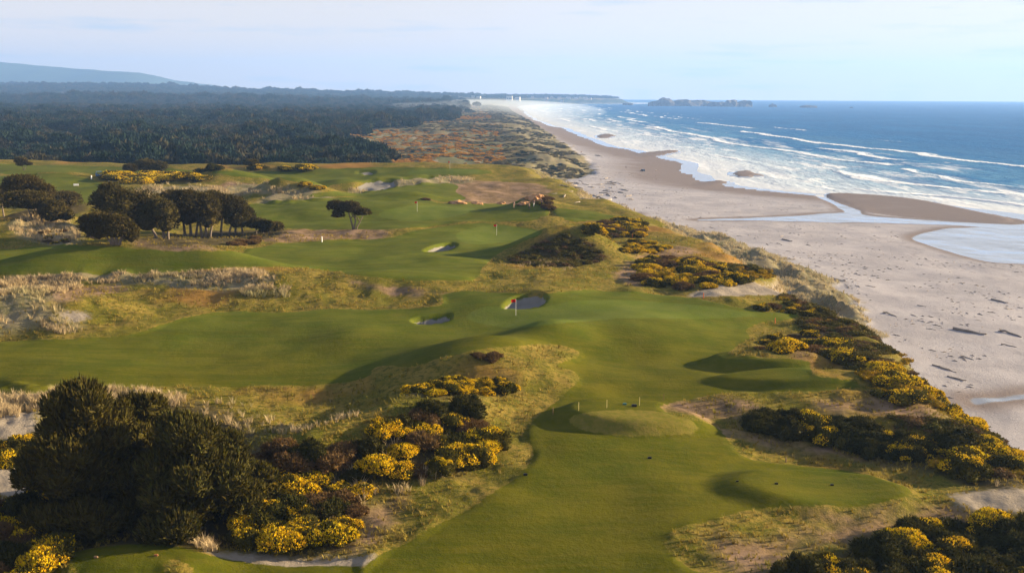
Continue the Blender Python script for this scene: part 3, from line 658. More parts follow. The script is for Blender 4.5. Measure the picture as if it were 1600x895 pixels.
PATCH = [  # outline of the stand, spacing, radius, height factor, mix of kinds, where it stands
 ([(362,842),(395,810),(440,800),(480,818),(520,842),(515,862),(430,862)], 1.75, (1.3, 2.1), 1.15, 'yymy', 'beside the dark pines above the bare sand strip'),
 ([(400,705),(470,695),(560,700),(620,665),(690,655),(760,680),(772,702),(720,738),(650,752),(590,762),(560,800),(520,830),(440,800),(400,750)], 1.75, (1.1, 2.1), 1.05, 'mmgyhyh', 'on the dune ridge beside the winding fairway'),
 ([(648,614),(690,604),(760,594),(802,606),(770,614),(700,620)], 1.6, (1.0, 1.6), 0.9, 'ymm', 'on the small knoll at the bend of the fairway'),
 ([(655,650),(700,640),(735,650),(760,672),(700,668)], 2.2, (1.4, 2.0), 1.1, 'ghm', 'on the grassy shoulder above the ridge thicket'),
 ([(722,556),(760,552),(772,560),(740,566)], 1.8, (0.9, 1.3), 0.9, 'mh', 'on top of the pale grassy dune crest'),
 ([(-20,800),(60,795),(118,835),(95,862),(70,905),(-20,910)], 1.8, (1.2, 2.0), 1.15, 'hmyyg', 'in the corner thicket beside the low tee'),
 ([(-20,705),(50,700),(60,720),(-20,728)], 2.2, (1.3, 1.8), 1.0, 'gm', 'between the sand hollow and the dark pines'),
 ([(1225,548),(1300,540),(1400,572),(1480,605),(1600,668),(1640,700),(1620,712),(1480,652),(1380,610),(1270,566)], 2.9, (1.6, 2.6), 0.8, 'yymmh', 'on the bluff edge above the beach'),
 ([(1165,660),(1250,650),(1330,668),(1400,690),(1440,715),(1390,720),(1290,694),(1180,680)], 1.8, (1.3, 2.2), 1.05, 'gggm', 'in the hollow beyond the flat oval tee'),
 ([(1400,685),(1500,690),(1620,700),(1640,760),(1560,755),(1480,748),(1420,722)], 2.0, (1.3, 2.2), 1.0, 'yymg', 'at the bluff end of the hollow'),
 ([(1460,635),(1530,650),(1620,690),(1620,705),(1500,680)], 2.6, (1.5, 2.2), 0.9, 'mhyy', 'on the brown slope above the hollow'),
 ([(1225,885),(1300,890),(1330,905),(1230,925)], 2.0, (1.2, 1.8), 1.1, 'gm', 'below the bank of the flat oval tee'),
 ([(1400,850),(1500,826),(1640,830),(1640,930),(1330,930)], 1.8, (1.3, 2.2), 1.05, 'ggmgyg', 'in the thicket below the white sand patch'),
 ([(995,440),(1010,412),(1060,405),(1120,415),(1162,440),(1110,452),(1040,450)], 2.3, (1.5, 2.5), 0.85, 'yymhm', 'on the hump beyond the big green'),
 ([(922,362),(950,350),(985,348),(1012,368),(990,372),(950,370)], 2.6, (1.6, 2.4), 0.95, 'ymh', 'on the far headland above the foredune'),
 ([(968,392),(990,380),(1030,382),(1042,392),(1000,395)], 2.6, (1.4, 2.0), 0.8, 'yym', 'beside the path down to the foredune'),
 ([(1168,494),(1188,480),(1240,478),(1278,489),(1255,495)], 2.1, (1.0, 1.6), 0.75, 'hmmy', 'at the seaward end of the big green'),
 ([(1190,545),(1215,525),(1260,520),(1290,535),(1230,548)], 2.4, (1.0, 1.6), 0.8, 'mh', 'on the bank beside the twin tees'),
 ([(165,278),(210,272),(300,274),(325,283),(250,287),(180,285)], 7.0, (4.0, 5.6), 0.6, 'yyym', 'on the low dune beyond the cypress grove'),
 ([(312,270),(360,266),(470,263),(465,269),(380,272)], 6.8, (3.6, 5.0), 0.65, 'mgym', 'along the back edge of the farthest fairway'),
 ([(468,294),(485,290),(515,303),(505,307)], 3.0, (1.8, 2.6), 0.8, 'yym', 'on the seaward flank of the pointed dune'),
 ([(625,310),(650,306),(668,312),(640,315)], 2.6, (1.3, 1.9), 0.7, 'mh', 'on the little hummock behind the middle flag'),
 ([(840,318),(850,308),(868,322),(855,326)], 2.4, (1.3, 2.0), 0.8, 'mhm', 'at the brink of the orange cliff'),
 ([(355,382),(385,376),(400,372),(390,384)], 2.4, (1.2, 1.7), 0.8, 'hh', 'at the edge of the cypress grove'),
 ([(60,372),(95,358),(110,374),(90,382)], 2.6, (0.9, 1.3), 0.7, 'mh', 'on the rounded dune beside the grove'),
]
KW = {'y': 'yellow', 'm': 'mixed', 'g': 'green', 'h': 'heath'}
LB = {'yellow': 'yellow-flowered gorse bush', 'mixed': 'green gorse bush flecked yellow', 'green': 'dark green rounded shrub', 'heath': 'brown twiggy shrub'}
prng = np.random.default_rng(5)
for pts, sp, rr, hk, mixk, where in PATCH:
    C = poly_points(pts, sp, prng, 3, 40)
    if not len(C): continue
    C = C[(grid_val(A_t, C[:, 0], C[:, 1]) < 0.9) & (grid_val(A_fair, C[:, 0], C[:, 1]) < 0.3)]; zz = gz(C[:, 0], C[:, 1])
    for c, z in zip(C, zz):
        kd = KW[mixk[int(prng.integers(0, len(mixk)))]]
        rad = prng.uniform(*rr); f = (rad - rr[0]) / (rr[1] - rr[0]); sz_ = 'small ' if f < 0.33 else ('big ' if f > 0.7 else '')
        place(kd, c[0], c[1], z - 0.12, rad, hk, sz_ + LB[kd] + ' ' + where, sz_ + kd + ' shrubs ' + where, prng)

# ------------------------------------------------------------------ shore pines in the foreground
def tube_part(name, pts, rad, mat, parent, n=7): return link(name, bm_mesh(name, lambda bm: add_tube(bm, pts, rad, n), True), mat, parent)
def shore_pine(px, py, width, height, seed, label, nn=9000):
    x, y, z = spot(px, py); rng = np.random.default_rng(seed); root = empty('shore_pine', (x, y, z - 0.2)); w2 = width / 2
    L = [(0, 0, height * 0.45, w2 * 0.64, w2 * 0.64, height * 0.40)]
    for k in range(34):
        a = rng.uniform(0, 6.28); hgt = rng.uniform(0.10, 0.90); r = w2 * 0.82 * math.sqrt(max(0.05, 1 - (hgt * 1.02) ** 2.2)); s = w2 * rng.uniform(0.16, 0.34)
        L.append((r * math.cos(a), r * math.sin(a), hgt * height, s, s, s * rng.uniform(0.7, 1.0)))
    L.append((0, 0, height * 0.84, w2 * 0.4, w2 * 0.4, height * 0.16))
    link('crown', crown_mesh('crown', L, nn, rng, 0.55, 0.17, 1.1, 0.4, 3, 0.84, -0.6, (0.5, 1.6), ICO3, 0.1), M_pine, root)
    for k in range(3):
        a = k * 2.1 + seed; tube_part('trunk', [(0.3 * math.cos(a), 0.3 * math.sin(a), -0.4), (0.7 * math.cos(a), 0.7 * math.sin(a), height * 0.3), (1.3 * math.cos(a), 1.3 * math.sin(a), height * 0.7)], [0.28, 0.2, 0.08], M_bark, root)
    tag(root, label, 'tree', 'shore pines beside the low tee'); return root
shore_pine(140, 812, 9.6, 11.6, 21, 'tallest dark shore pine with a rounded crown beside the sand hollow')
shore_pine(310, 822, 9.0, 9.0, 22, 'broad dark shore pine beside the tallest pine', 8000)
shore_pine(215, 775, 7.6, 9.0, 23, 'dark shore pine crowded behind the two bigger pines', 6000)
shore_pine(385, 800, 5.6, 4.6, 24, 'low bushy shore pine next to the yellow gorse', 4000)

# ------------------------------------------------------------------ wind-bent cypresses
def cypress(px, py, lobes, trunks, seed, label, n=2600, group='wind-bent cypresses on the course', leaf=0.42, mat=None, depth=0.75):
    """lobes and trunk tops as offsets from the foot, in photograph pixels, turned into metres at the tree's own distance"""
    x, y, z = spot(px, py); rng = np.random.default_rng(seed); m = math.hypot(y, CAM_Z - z) / FPX * 1.02; root = empty('cypress_tree', (x, y, z - 0.15)); L = []
    for dx, dy, rx, rz in lobes:
        jy = rng.uniform(-0.35, 0.35) * rx * m; L.append((dx * m, jy, dy * m, rx * m, rx * m * depth, rz * m))
        if rng.random() < 0.65: L.append((dx * m * 1.05, jy - rx * m * 0.25, dy * m * 0.66, rx * m * 0.7, rx * m * depth * 0.7, rz * m * 0.75))
        for k in range(11):
            a = rng.uniform(0, 6.28); e = rng.uniform(-0.5, 1.1); s = rng.uniform(0.2, 0.5)
            L.append((dx * m + rx * m * 0.72 * math.cos(a) * math.cos(e), jy + rx * m * depth * 0.72 * math.sin(a) * math.cos(e), dy * m + rz * m * 0.72 * math.sin(e), rx * m * s, rx * m * s * depth, rz * m * s * 0.8))
    L = [(a_ - 0.30 * (c_ - 0.25 * max(q[2] for q in L)) if n > 1000 else a_, b2_, c_, r1, r2, r3) for a_, b2_, c_, r1, r2, r3 in L]
    link('crown', crown_mesh('crown', L, n, rng, leaf * 1.4, 0.2, 0.5, 0.75, 3, 0.80, -0.5, (0.6, 1.35)), mat or M_cyp, root)
    for bx, tx, tz, r in trunks:
        mid = ((bx * 0.6 + tx * 0.4) * m + rng.normal() * 0.2, rng.normal() * 0.3, tz * 0.5 * m)
        tube_part('trunk', [(bx * m, 0, -0.5), ((bx * 0.85 + tx * 0.15) * m, 0, tz * 0.2 * m), mid, (tx * m, rng.normal() * 0.4, tz * m)], [r * 1.25, r, r * 0.8, r * 0.45], M_bark, root)
        for k in range(2):
            s = rng.choice((-1, 1)); tube_part('limb', [mid, (mid[0] + s * tz * 0.14 * m, rng.normal() * 0.5, tz * 0.75 * m), (mid[0] + s * tz * 0.3 * m, rng.normal(), tz * 0.95 * m)], [r * 0.5, r * 0.35, r * 0.15], M_bark, root, 5)
    tag(root, label, 'tree', group); return root
cypress(182, 382, [(-22, 30, 26, 17), (4, 26, 26, 19), (22, 18, 14, 12)], [(-3, -14, 30, 0.32), (0, 0, 28, 0.3), (4, 14, 26, 0.3), (-6, -26, 26, 0.2)], 31, 'squat wind-bent cypress standing in front of the grove', 3000)
cypress(240, 372, [(-38, 50, 36, 26), (-46, 70, 18, 14), (-8, 42, 32, 28), (24, 38, 20, 22)], [(16, 14, 42, 0.3), (22, 26, 40, 0.28), (6, -20, 38, 0.3)], 32, 'massive spreading cypress at the landward end of the grove', 4200)
cypress(298, 370, [(-14, 52, 26, 18), (8, 40, 28, 26), (-26, 34, 20, 16)], [(-8, -14, 44, 0.32), (0, 4, 44, 0.35), (8, 16, 40, 0.28)], 33, 'dense cypress with dark twin trunks in the middle of the grove', 3000)
cypress(322, 372, [(-10, 56, 24, 18), (10, 46, 22, 22)], [(-6, -12, 46, 0.3), (0, 2, 44, 0.32), (6, 14, 40, 0.26)], 34, 'cypress with a sloping crown and clustered pale trunks in the grove', 2800)
cypress(350, 368, [(-4, 52, 22, 16), (12, 42, 20, 20)], [(-4, -4, 46, 0.28), (8, 14, 38, 0.24)], 35, 'cypress with thin grey twigs on its seaward side', 2400)
cypress(372, 366, [(4, 38, 22, 20), (16, 28, 14, 14)], [(-4, -2, 36, 0.26), (6, 12, 32, 0.24)], 36, 'smaller leaning cypress at the seaward end of the grove', 2000)
cypress(404, 365, [(-6, 16, 16, 9), (12, 13, 13, 8)], [(-3, -6, 14, 0.16), (6, 12, 12, 0.14)], 37, 'low bushy cypress beyond the end of the grove', 1200)
cypress(430, 361, [(0, 8, 12, 6)], [(0, 2, 8, 0.12)], 38, 'smallest low cypress trailing off the grove onto bare ground', 700)
cypress(553, 359, [(-18, 36, 13, 8), (2, 34, 15, 9), (18, 27, 12, 6)], [(-1, -9, 34, 0.22), (1, 2, 32, 0.2), (3, 16, 25, 0.16)], 39, 'lone flat-topped cypress with bare trunks beside the dark green bank', 2000, 'lone trees on the course')
cypress(60, 330, [(-14, 38, 30, 16), (16, 30, 18, 13)], [(-4, -10, 30, 0.25)], 40, 'dark round-topped cypress behind the grassy dune', 2600)
cypress(62, 350, [(-14, 34, 34, 15), (22, 22, 22, 15), (40, 14, 12, 10)], [(-10, -16, 26, 0.25), (4, 4, 28, 0.2)], 41, 'sprawling cypress with a bare branch behind the grassy dune', 3000)
cypress(102, 325, [(0, 12, 25, 13)], [(0, 4, 12, 0.2)], 42, 'compact cypress next to the mown tee by the cart path', 1500)
cypress(2, 338, [(-4, 34, 20, 14)], [(4, 2, 28, 0.22), (-8, -10, 28, 0.22)], 43, 'cypress with a pale leaning trunk landward of the grassy dune', 1500)
cypress(38, 266, [(-3, 15, 9, 5), (7, 10, 6, 3)], [(-1, -2, 15, 0.18), (0, 7, 11, 0.1)], 44, 'small lone tree on the open far field', 900, 'lone trees on the course', 0.5)
cypress(235, 270, [(-4, 12, 16, 8), (14, 10, 13, 7)], [(0, 2, 12, 0.2)], 45, 'dark tree behind the yellow gorse of the far dune', 1300, 'trees behind the far gorse', 0.6)
cypress(204, 272, [(0, 9, 11, 6)], [(0, 2, 9, 0.2)], 46, 'greyish tree with bare twigs beside the far gorse', 800, 'trees behind the far gorse', 0.6)
cypress(393, 262, [(0, 7, 10, 5)], [(0, 2, 8, 0.2)], 47, 'round dark tree at the back edge of the farthest fairway', 800, 'trees behind the far gorse', 0.6)

# ------------------------------------------------------------------ scattered stuff: merged tufts
def tuft_proto(rng, blades, h, spread, wd):
    V = []; F = []
    for k in range(blades):
        a = rng.uniform(0, 6.28); r = rng.uniform(0, 0.25); le = rng.uniform(0.3, 1.0) * spread; hh = h * rng.uniform(0.7, 1.15)
        dx, dy = math.cos(a), math.sin(a); sx_, sy_ = -dy * wd, dx * wd; o = len(V)
        V += [(dx * r - sx_, dy * r - sy_, -0.1), (dx * r + sx_, dy * r + sy_, -0.1), (dx * (r + le * 0.4) - sx_ * 0.7, dy * (r + le * 0.4) - sy_ * 0.7, hh * 0.65), (dx * (r + le * 0.4) + sx_ * 0.7, dy * (r + le * 0.4) + sy_ * 0.7, hh * 0.65), (dx * (r + le), dy * (r + le), hh)]
        F += [(o, o + 1, o + 3), (o, o + 3, o + 2), (o + 2, o + 3, o + 4)]
    return np.array(V), np.array(F)
def scatter(name, protos, x, y, z, sc, mat, rng, tints, label):
    V = []; F = []; C = []; o = 0; which = rng.integers(0, len(protos), len(x))
    for k, (pv_, pf) in enumerate(protos):
        idx = np.where(which == k)[0]
        if not len(idx): continue
        a = rng.uniform(0, 6.28, len(idx)); ca, sa = np.cos(a)[:, None], np.sin(a)[:, None]; s = sc[idx][:, None]
        X = (pv_[None, :, 0] * ca - pv_[None, :, 1] * sa) * s + x[idx][:, None]; Y = (pv_[None, :, 0] * sa + pv_[None, :, 1] * ca) * s + y[idx][:, None]; ZZ = pv_[None, :, 2] * s + z[idx][:, None]
        V.append(np.stack([X, Y, ZZ], -1).reshape(-1, 3)); F.append((pf[None] + (np.arange(len(idx)) * len(pv_))[:, None, None] + o).reshape(-1, 3)); o += len(idx) * len(pv_)
        C.append(np.repeat(tints[idx], len(pv_), 0))
    ob = link(name, mesh_arrays(name, np.concatenate(V), np.concatenate(F), np.concatenate(C)), mat); tag(ob, label, kind='stuff'); return ob
def pick(mask_poly_w, n, rng):
    W = mask_poly_w; x = rng.uniform(W[:, 0].min(), W[:, 0].max(), n * 4); y = rng.uniform(W[:, 1].min(), W[:, 1].max(), n * 4)
    k = sdf_poly(W, x, y) > 0; return x[k][:n], y[k][:n]
grng = np.random.default_rng(9)
MT = [tuft_proto(grng, 13, 1.0, 0.75, 0.035) for _ in range(4)]; RT = [tuft_proto(grng, 7, 1.0, 0.9, 0.07) for _ in range(4)]
# marram: left dunes, sand hollow, mid dunes, bluff and foredune
def tint_of(x, y, rng, sp=0.25):
    g = 0.5 + 0.5 * fbm(x, y, 9, 2, 81); c = np.ones((len(x), 3)); c *= rng.uniform(1 - sp, 1 + sp, len(x))[:, None]
    green = np.clip((0.5 - g) * 2, 0, 1)[:, None]; return c * (1 - green * np.array([0.5, 0.3, 0.45]))
XX = []; YY = []; SS = []
def dens(name_poly, n, s0_, s1_, clump=0.15):
    W = wpoly(name_poly, 3); x, y = pick(W, n, grng); k = (fbm(x, y, 6, 2, 82) + grng.uniform(-0.6, 0.6, len(x))) > clump
    XX.append(x[k]); YY.append(y[k]); SS.append(grng.uniform(s0_, s1_, k.sum()))
dens([(-40,470),(20,428),(120,420),(240,424),(330,424),(400,424),(430,436),(330,448),(230,442),(150,445),(90,470),(130,515),(80,520),(40,500),(-40,515)], 3400, 0.45, 1.0, 0.0)
dens([(-40,600),(60,602),(230,612),(290,622),(250,640),(80,650),(-40,690)], 1100, 0.45, 0.95, 0.0)
dens([(-40,630),(60,630),(64,690),(-40,700)], 420, 0.4, 0.9, -0.1)
dens([(330,628),(480,632),(560,650),(430,680),(330,660)], 260, 0.4, 0.8)
dens([(375,458),(400,448),(452,450),(450,464),(390,465)], 160, 0.6, 1.0, -0.2)
dens([(190,862),(230,842),(330,850),(325,866),(250,856)], 150, 0.5, 0.9, -0.3)
dens([(400,322),(450,290),(500,302),(525,314),(440,322)], 500, 0.8, 1.3); dens([(310,302),(400,285),(430,300),(330,312)], 400, 0.8, 1.2); dens([(160,312),(260,288),(380,300),(330,314),(220,318)], 900, 0.8, 1.3, -0.1)
dens([(20,350),(60,332),(105,342),(125,372),(80,380),(20,365)], 420, 0.7, 1.2, -0.1); dens([(800,416),(850,408),(900,412),(880,424)], 90, 0.5, 0.9); dens([(545,298),(620,278),(700,272),(745,284),(650,290),(570,304)], 700, 0.8, 1.3)
dens([(1510,765),(1620,745),(1620,768),(1530,768)], 160, 0.6, 1.1, -0.3)
dens([(430,800),(560,700),(700,650),(770,690),(690,750),(560,800),(520,850)], 240, 0.6, 1.0)
n = 46000; by = 125 * (5.0) ** grng.uniform(0, 1, n); bt = grng.uniform(0.1, 0.97, n); tb = toe_c(by) + jig(by, 3, 3.0); bb = np.minimum(brow_c(by) + jig(by, 5, 4.0), tb - 8); bx = bb + bt * (tb - bb)
k = (fbm(bx, by, 7, 2, 83) + grng.uniform(-0.7, 0.7, n) > -0.15) & ~((by < 142) & (bt < 0.9))
bx, by = bx[k], by[k]; bs_ = grng.uniform(0.4, 0.85, len(bx)) * (1 + by / 900)
FT = [tuft_proto(grng, 7, 1.0, 0.95, 0.06) for _ in range(4)]
x = np.concatenate(XX); y = np.concatenate(YY); s = np.concatenate(SS); ok = (grid_val(A_fair, x, y) < -0.6) & (grid_val(A_sand, x, y) < -0.3); x, y, s = x[ok], y[ok], s[ok]
scatter('marram_grass', MT, x, y, gz(x, y), s, M_marram, grng, tint_of(x, y, grng), 'pale straw-coloured marram grass on the dunes')
scatter('foredune_grass', FT, bx, by, gz(bx, by), bs_, M_marram, grng, tint_of(bx, by, grng, 0.2) * 0.35 + 0.72 * grng.uniform(0.8, 1.2, len(bx))[:, None], 'tawny dune grass matted over the foredune and sea bluff')
# coarse grass of the rough, near ground only
n = 60000; y = 55 * (4.2) ** grng.uniform(0, 1, n); x = grng.uniform(-0.58, 0.58, n) * (y + 15)
ok = (grid_val(A_fair, x, y) < -0.25) & (grid_val(A_sand, x, y) < -0.2) & (grid_val(A_bare, x, y) < 0.2) & (grid_val(A_t, x, y) < 0.75) & (fbm(x, y, 5, 2, 84) + grng.uniform(-0.7, 0.7, n) > 0.0)
x, y = x[ok], y[ok]; s = grng.uniform(0.16, 0.34, len(x)) * (1 + y / 300)
scatter('rough_grass', RT, x, y, gz(x, y), s, M_rough, grng, tint_of(x, y, grng, 0.4) * np.array([1.0, 1.0, 1.0]), 'coarse yellow-green grass of the rough beside the fairways')

# ------------------------------------------------------------------ far wood and dune scrub (one mass each, instanced crowns)
def crown_proto(name, seed, mat, n=110, flat=0.9, leaf=0.34, fl=None):
    rng = np.random.default_rng(seed); L = bush_lobes(rng, 5, flat); me = crown_mesh(name, L, n, rng, leaf, 0.15, 0.5, 0.6, 2, 0.92, -0.2, (0.65, 1.35), ICO1); me.materials.append(mat)
    return D.objects.new(name, me)
def instancer(name, protos, x, y, z, sc, label, idx=None, zs=None):
    c = D.collections.new(name + '_kinds')
    for k, p in enumerate(protos): p.name = '%s_%02d' % (name, k); c.objects.link(p)
    me = D.meshes.new(name); me.vertices.add(len(x)); me.vertices.foreach_set('co', np.stack([x, y, z], 1).astype(np.float32).ravel())
    for nm, v, ty in (('sc', sc, 'FLOAT'), ('rot', grng.uniform(0, 6.28, len(x)), 'FLOAT'), ('idx', idx if idx is not None else grng.integers(0, len(protos), len(x)), 'INT'), ('zs', zs if zs is not None else grng.uniform(0.8, 1.3, len(x)), 'FLOAT')):
        a = me.attributes.new(nm, ty, 'POINT'); a.data.foreach_set('value', np.asarray(v, np.int32 if ty == 'INT' else np.float32))
    o = link(name, me); g = D.node_groups.new(name, 'GeometryNodeTree')
    g.interface.new_socket('Geometry', in_out='INPUT', socket_type='NodeSocketGeometry'); g.interface.new_socket('Geometry', in_out='OUTPUT', socket_type='NodeSocketGeometry')
    N = g.nodes.new; gi = N('NodeGroupInput'); go = N('NodeGroupOutput'); ci = N('GeometryNodeCollectionInfo'); ci.inputs['Collection'].default_value = c; ci.inputs['Separate Children'].default_value = True; ci.inputs['Reset Children'].default_value = True
    ip = N('GeometryNodeInstanceOnPoints'); ip.inputs['Pick Instance'].default_value = True
    def na(nm, ty):
        q = N('GeometryNodeInputNamedAttribute'); q.data_type = ty; q.inputs['Name'].default_value = nm; return q.outputs[0]
    cx = N('ShaderNodeCombineXYZ'); mz = N('ShaderNodeMath'); mz.operation = 'MULTIPLY'; rz = N('ShaderNodeCombineXYZ'); s_ = na('sc', 'FLOAT')
    g.links.new(s_, cx.inputs[0]); g.links.new(s_, cx.inputs[1]); g.links.new(s_, mz.inputs[0]); g.links.new(na('zs', 'FLOAT'), mz.inputs[1]); g.links.new(mz.outputs[0], cx.inputs[2]); g.links.new(na('rot', 'FLOAT'), rz.inputs[2])
    g.links.new(gi.outputs[0], ip.inputs['Points']); g.links.new(ci.outputs[0], ip.inputs['Instance']); g.links.new(na('idx', 'INT'), ip.inputs['Instance Index']); g.links.new(rz.outputs[0], ip.inputs['Rotation']); g.links.new(cx.outputs[0], ip.inputs['Scale']); g.links.new(ip.outputs[0], go.inputs[0])
    md = o.modifiers.new('scatter', 'NODES'); md.node_group = g; tag(o, label, kind='stuff'); return o
fb = [(480, -34), (560, -70), (640, -110), (760, -160), (840, -185), (1000, -190), (1300, -160), (2030, -110), (3000, -130), (4500, -230), (6000, -330), (7500, -200), (9500, 0)]
fbx = np.array([b for a, b in fb], float); fby = np.array([a for a, b in fb], float)
def forest_pts(n, y0, y1, p, s0_, s1_):
    y = y0 * (y1 / y0) ** (grng.uniform(0, 1, n) ** p); x = grng.uniform(-0.66, 0.12, n) * (y + 30); edge = np.interp(y, fby, fbx) + 40 * fbm(x, y, 120, 3, 91)
    k = (x < edge) & (y + 0.16 * x > 495 + 10 * fbm(x, y * 0, 30, 2, 92)); return x[k], y[k], grng.uniform(s0_, s1_, k.sum()) * (1 + 0.45 * fbm(x[k], y[k], 70, 3, 93))
a = forest_pts(11000, 440, 1100, 1.0, 3.4, 9.0); b = forest_pts(24000, 1100, 3300, 1.0, 5.5, 10.0); c = forest_pts(22000, 3300, 7600, 0.8, 9, 16)
hy = grng.uniform(6150, 8200, 5000); hx = grng.uniform(-500, 850, 5000); hk = (hx < brow_c(hy) - 10) & (fbm(hx, hy, 120, 2, 97) > -0.35); e_ = (hx[hk], hy[hk], grng.uniform(7, 13, hk.sum()))
x, y, s = (np.concatenate(v) for v in zip(a, b, c, e_)); z = gz(x, y) + s * 0.35
instancer('coastal_woodland', [crown_proto('crown', 51, M_forest, 190, leaf=0.26), crown_proto('crown', 52, M_forest, 190, 1.15, 0.26), crown_proto('crown', 53, M_forest2, 190, 0.7, 0.26), crown_proto('crown', 61, foliage('forest_leaf_brown', (0.040, 0.042, 0.028), 0.4, 0.85, 0.1), 190, 1.0, 0.26)], x, y, z, s, 'dark evergreen woodland stretching behind the course to the far ridge')
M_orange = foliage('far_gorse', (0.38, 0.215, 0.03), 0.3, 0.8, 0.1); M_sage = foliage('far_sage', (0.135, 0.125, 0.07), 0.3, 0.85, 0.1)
n = 26000; y = 470 * (9.0) ** grng.uniform(0, 1, n); tb = toe_c(y); e = np.interp(y, fby, fbx) - 30; x = e + (tb - 6 - e) * grng.uniform(0, 1, n); k = (y + 0.16 * x > 505) & (fbm(x, y, 40, 3, 94) + grng.uniform(-0.5, 0.5, n) > -0.05); x, y = x[k], y[k]
gor = (fbm(x, y, 110, 2, 95) + 0.8 * sstep(0, -60, x) * sstep(600, 760, y) * sstep(1400, 1000, y) + grng.normal(size=len(x)) * 0.25) > 0.16
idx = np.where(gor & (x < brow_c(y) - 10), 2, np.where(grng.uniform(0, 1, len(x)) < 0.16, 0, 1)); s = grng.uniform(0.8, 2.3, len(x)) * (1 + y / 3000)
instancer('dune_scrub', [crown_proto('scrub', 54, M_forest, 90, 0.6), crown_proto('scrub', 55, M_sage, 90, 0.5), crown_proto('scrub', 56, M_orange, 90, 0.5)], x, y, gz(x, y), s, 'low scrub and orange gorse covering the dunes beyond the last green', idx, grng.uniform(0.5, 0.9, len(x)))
n = 9000; y = 85 * (2.9) ** grng.uniform(0, 1, n); tq = grng.uniform(-0.12, 1.0, n); tb = toe_c(y); bb = brow_c(y); x = bb + tq * (tb - bb)
k = (fbm(x, y, 6, 2, 98) + grng.uniform(-0.5, 0.5, n) > -0.25) & (grid_val(A_fair, x, y) < -1.5) & (grid_val(A_bare, x, y) < -1) & ((y < 142) | ((tq < 0.12) & (y < 190))) & (grid_val(A_dry, x, y) < 0); x, y = x[k], y[k]
g = fbm(x, y, 9, 2, 99) + grng.normal(size=len(x)) * 0.3; idx = np.where(g > 0.35, 3, np.where(g > 0.0, 0, np.where(g > -0.35, 1, 2)))
mx, my = pick(wpoly([(795,410),(835,386),(866,371),(900,371),(945,402),(890,416)], 3), 420, grng); x = np.concatenate([x, mx]); y = np.concatenate([y, my]); idx = np.concatenate([idx, grng.choice([0, 2, 2, 2, 1], len(mx))])
instancer('bluff_scrub', [crown_proto('scrub', 57, M_gorse, 120, 0.7, 0.22), crown_proto('scrub', 58, M_heath, 120, 0.6, 0.26), crown_proto('scrub', 59, foliage('olive_leaf', (0.10, 0.092, 0.024)), 120, 0.6, 0.24), crown_proto('scrub', 60, foliage('bluff_gorse', (0.30, 0.215, 0.014), 0.4), 120, 0.6, 0.18)], x, y, gz(x, y) - 0.05, grng.uniform(0.45, 1.25, len(x)), 'low tangled scrub covering the seaward bluff', idx, grng.uniform(0.5, 1.0, len(x)))

# ------------------------------------------------------------------ sea rocks
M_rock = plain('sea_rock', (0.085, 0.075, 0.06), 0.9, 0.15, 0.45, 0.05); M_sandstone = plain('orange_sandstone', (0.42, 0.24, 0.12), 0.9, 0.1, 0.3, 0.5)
def rock_mesh(name, rx, ry, h, seed, rough=0.22):
    v, f = ICO3; n = unit(v); k = 1 + rough * np.array([fbm(np.array([a * 2.1 + seed]), np.array([b * 2.1 + c * 1.7]), 1.0, 4, seed)[0] for a, b, c in n])
    p = n * k[:, None]; p[:, 2] = np.sign(p[:, 2]) * np.abs(p[:, 2]) ** 0.75; p *= np.array([rx, ry, h]); p[:, 2] = np.maximum(p[:, 2], -0.3 * h)
    return mesh_arrays(name, p, f)
for k, (px, py, wpx, hpx, lab) in enumerate([(1021, 166, 16, 6.5, 'low dark sea rock at the landward end of the rock row'), (1038, 166, 30, 11, 'tallest domed sea rock standing above the row'), (1070, 166, 44, 9.5, 'long dark sea rock next to the domed one'), (1098, 166, 38, 9.5, 'broad flat-topped sea rock in the middle of the row'),
        (1121, 166.5, 28, 7, 'lower saddle-shaped sea rock joining the row'), (1142, 167, 24, 10, 'blocky sea rock near the seaward end of the row'), (1161, 167, 30, 10, 'rounded sea rock ending the row'), (1207, 167.5, 10, 5, 'small pointed sea rock alone off the row'), (1262, 168.5, 27, 3.6, 'long low reef far off the rock row'), (1330, 169, 5, 1.8, 'tiny lone reef farthest out to sea'), (982, 164.5, 18, 3.5, 'low rock just off the town headland')]):
    x, y = at(px, py, 0.0); m = float(y) / FPX; o = link('sea_rock', rock_mesh('sea_rock', wpx * m / 2, wpx * m * 0.4, hpx * m, 100 + k, 0.3), M_rock); o.location = (float(x), float(y), -0.5)
    tag(o, lab, 'rock', 'sea rocks off the headland')
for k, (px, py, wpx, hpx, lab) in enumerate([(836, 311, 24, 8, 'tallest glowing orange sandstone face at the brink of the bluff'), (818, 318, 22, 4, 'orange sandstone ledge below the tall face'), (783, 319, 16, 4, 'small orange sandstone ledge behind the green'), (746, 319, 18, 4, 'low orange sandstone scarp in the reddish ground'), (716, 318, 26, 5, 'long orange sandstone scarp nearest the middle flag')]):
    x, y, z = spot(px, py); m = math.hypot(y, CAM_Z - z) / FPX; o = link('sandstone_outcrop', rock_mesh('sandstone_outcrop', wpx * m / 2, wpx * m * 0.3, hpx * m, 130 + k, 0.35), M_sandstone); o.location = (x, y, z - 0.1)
    tag(o, lab, 'rock', 'sandstone outcrops behind the green')

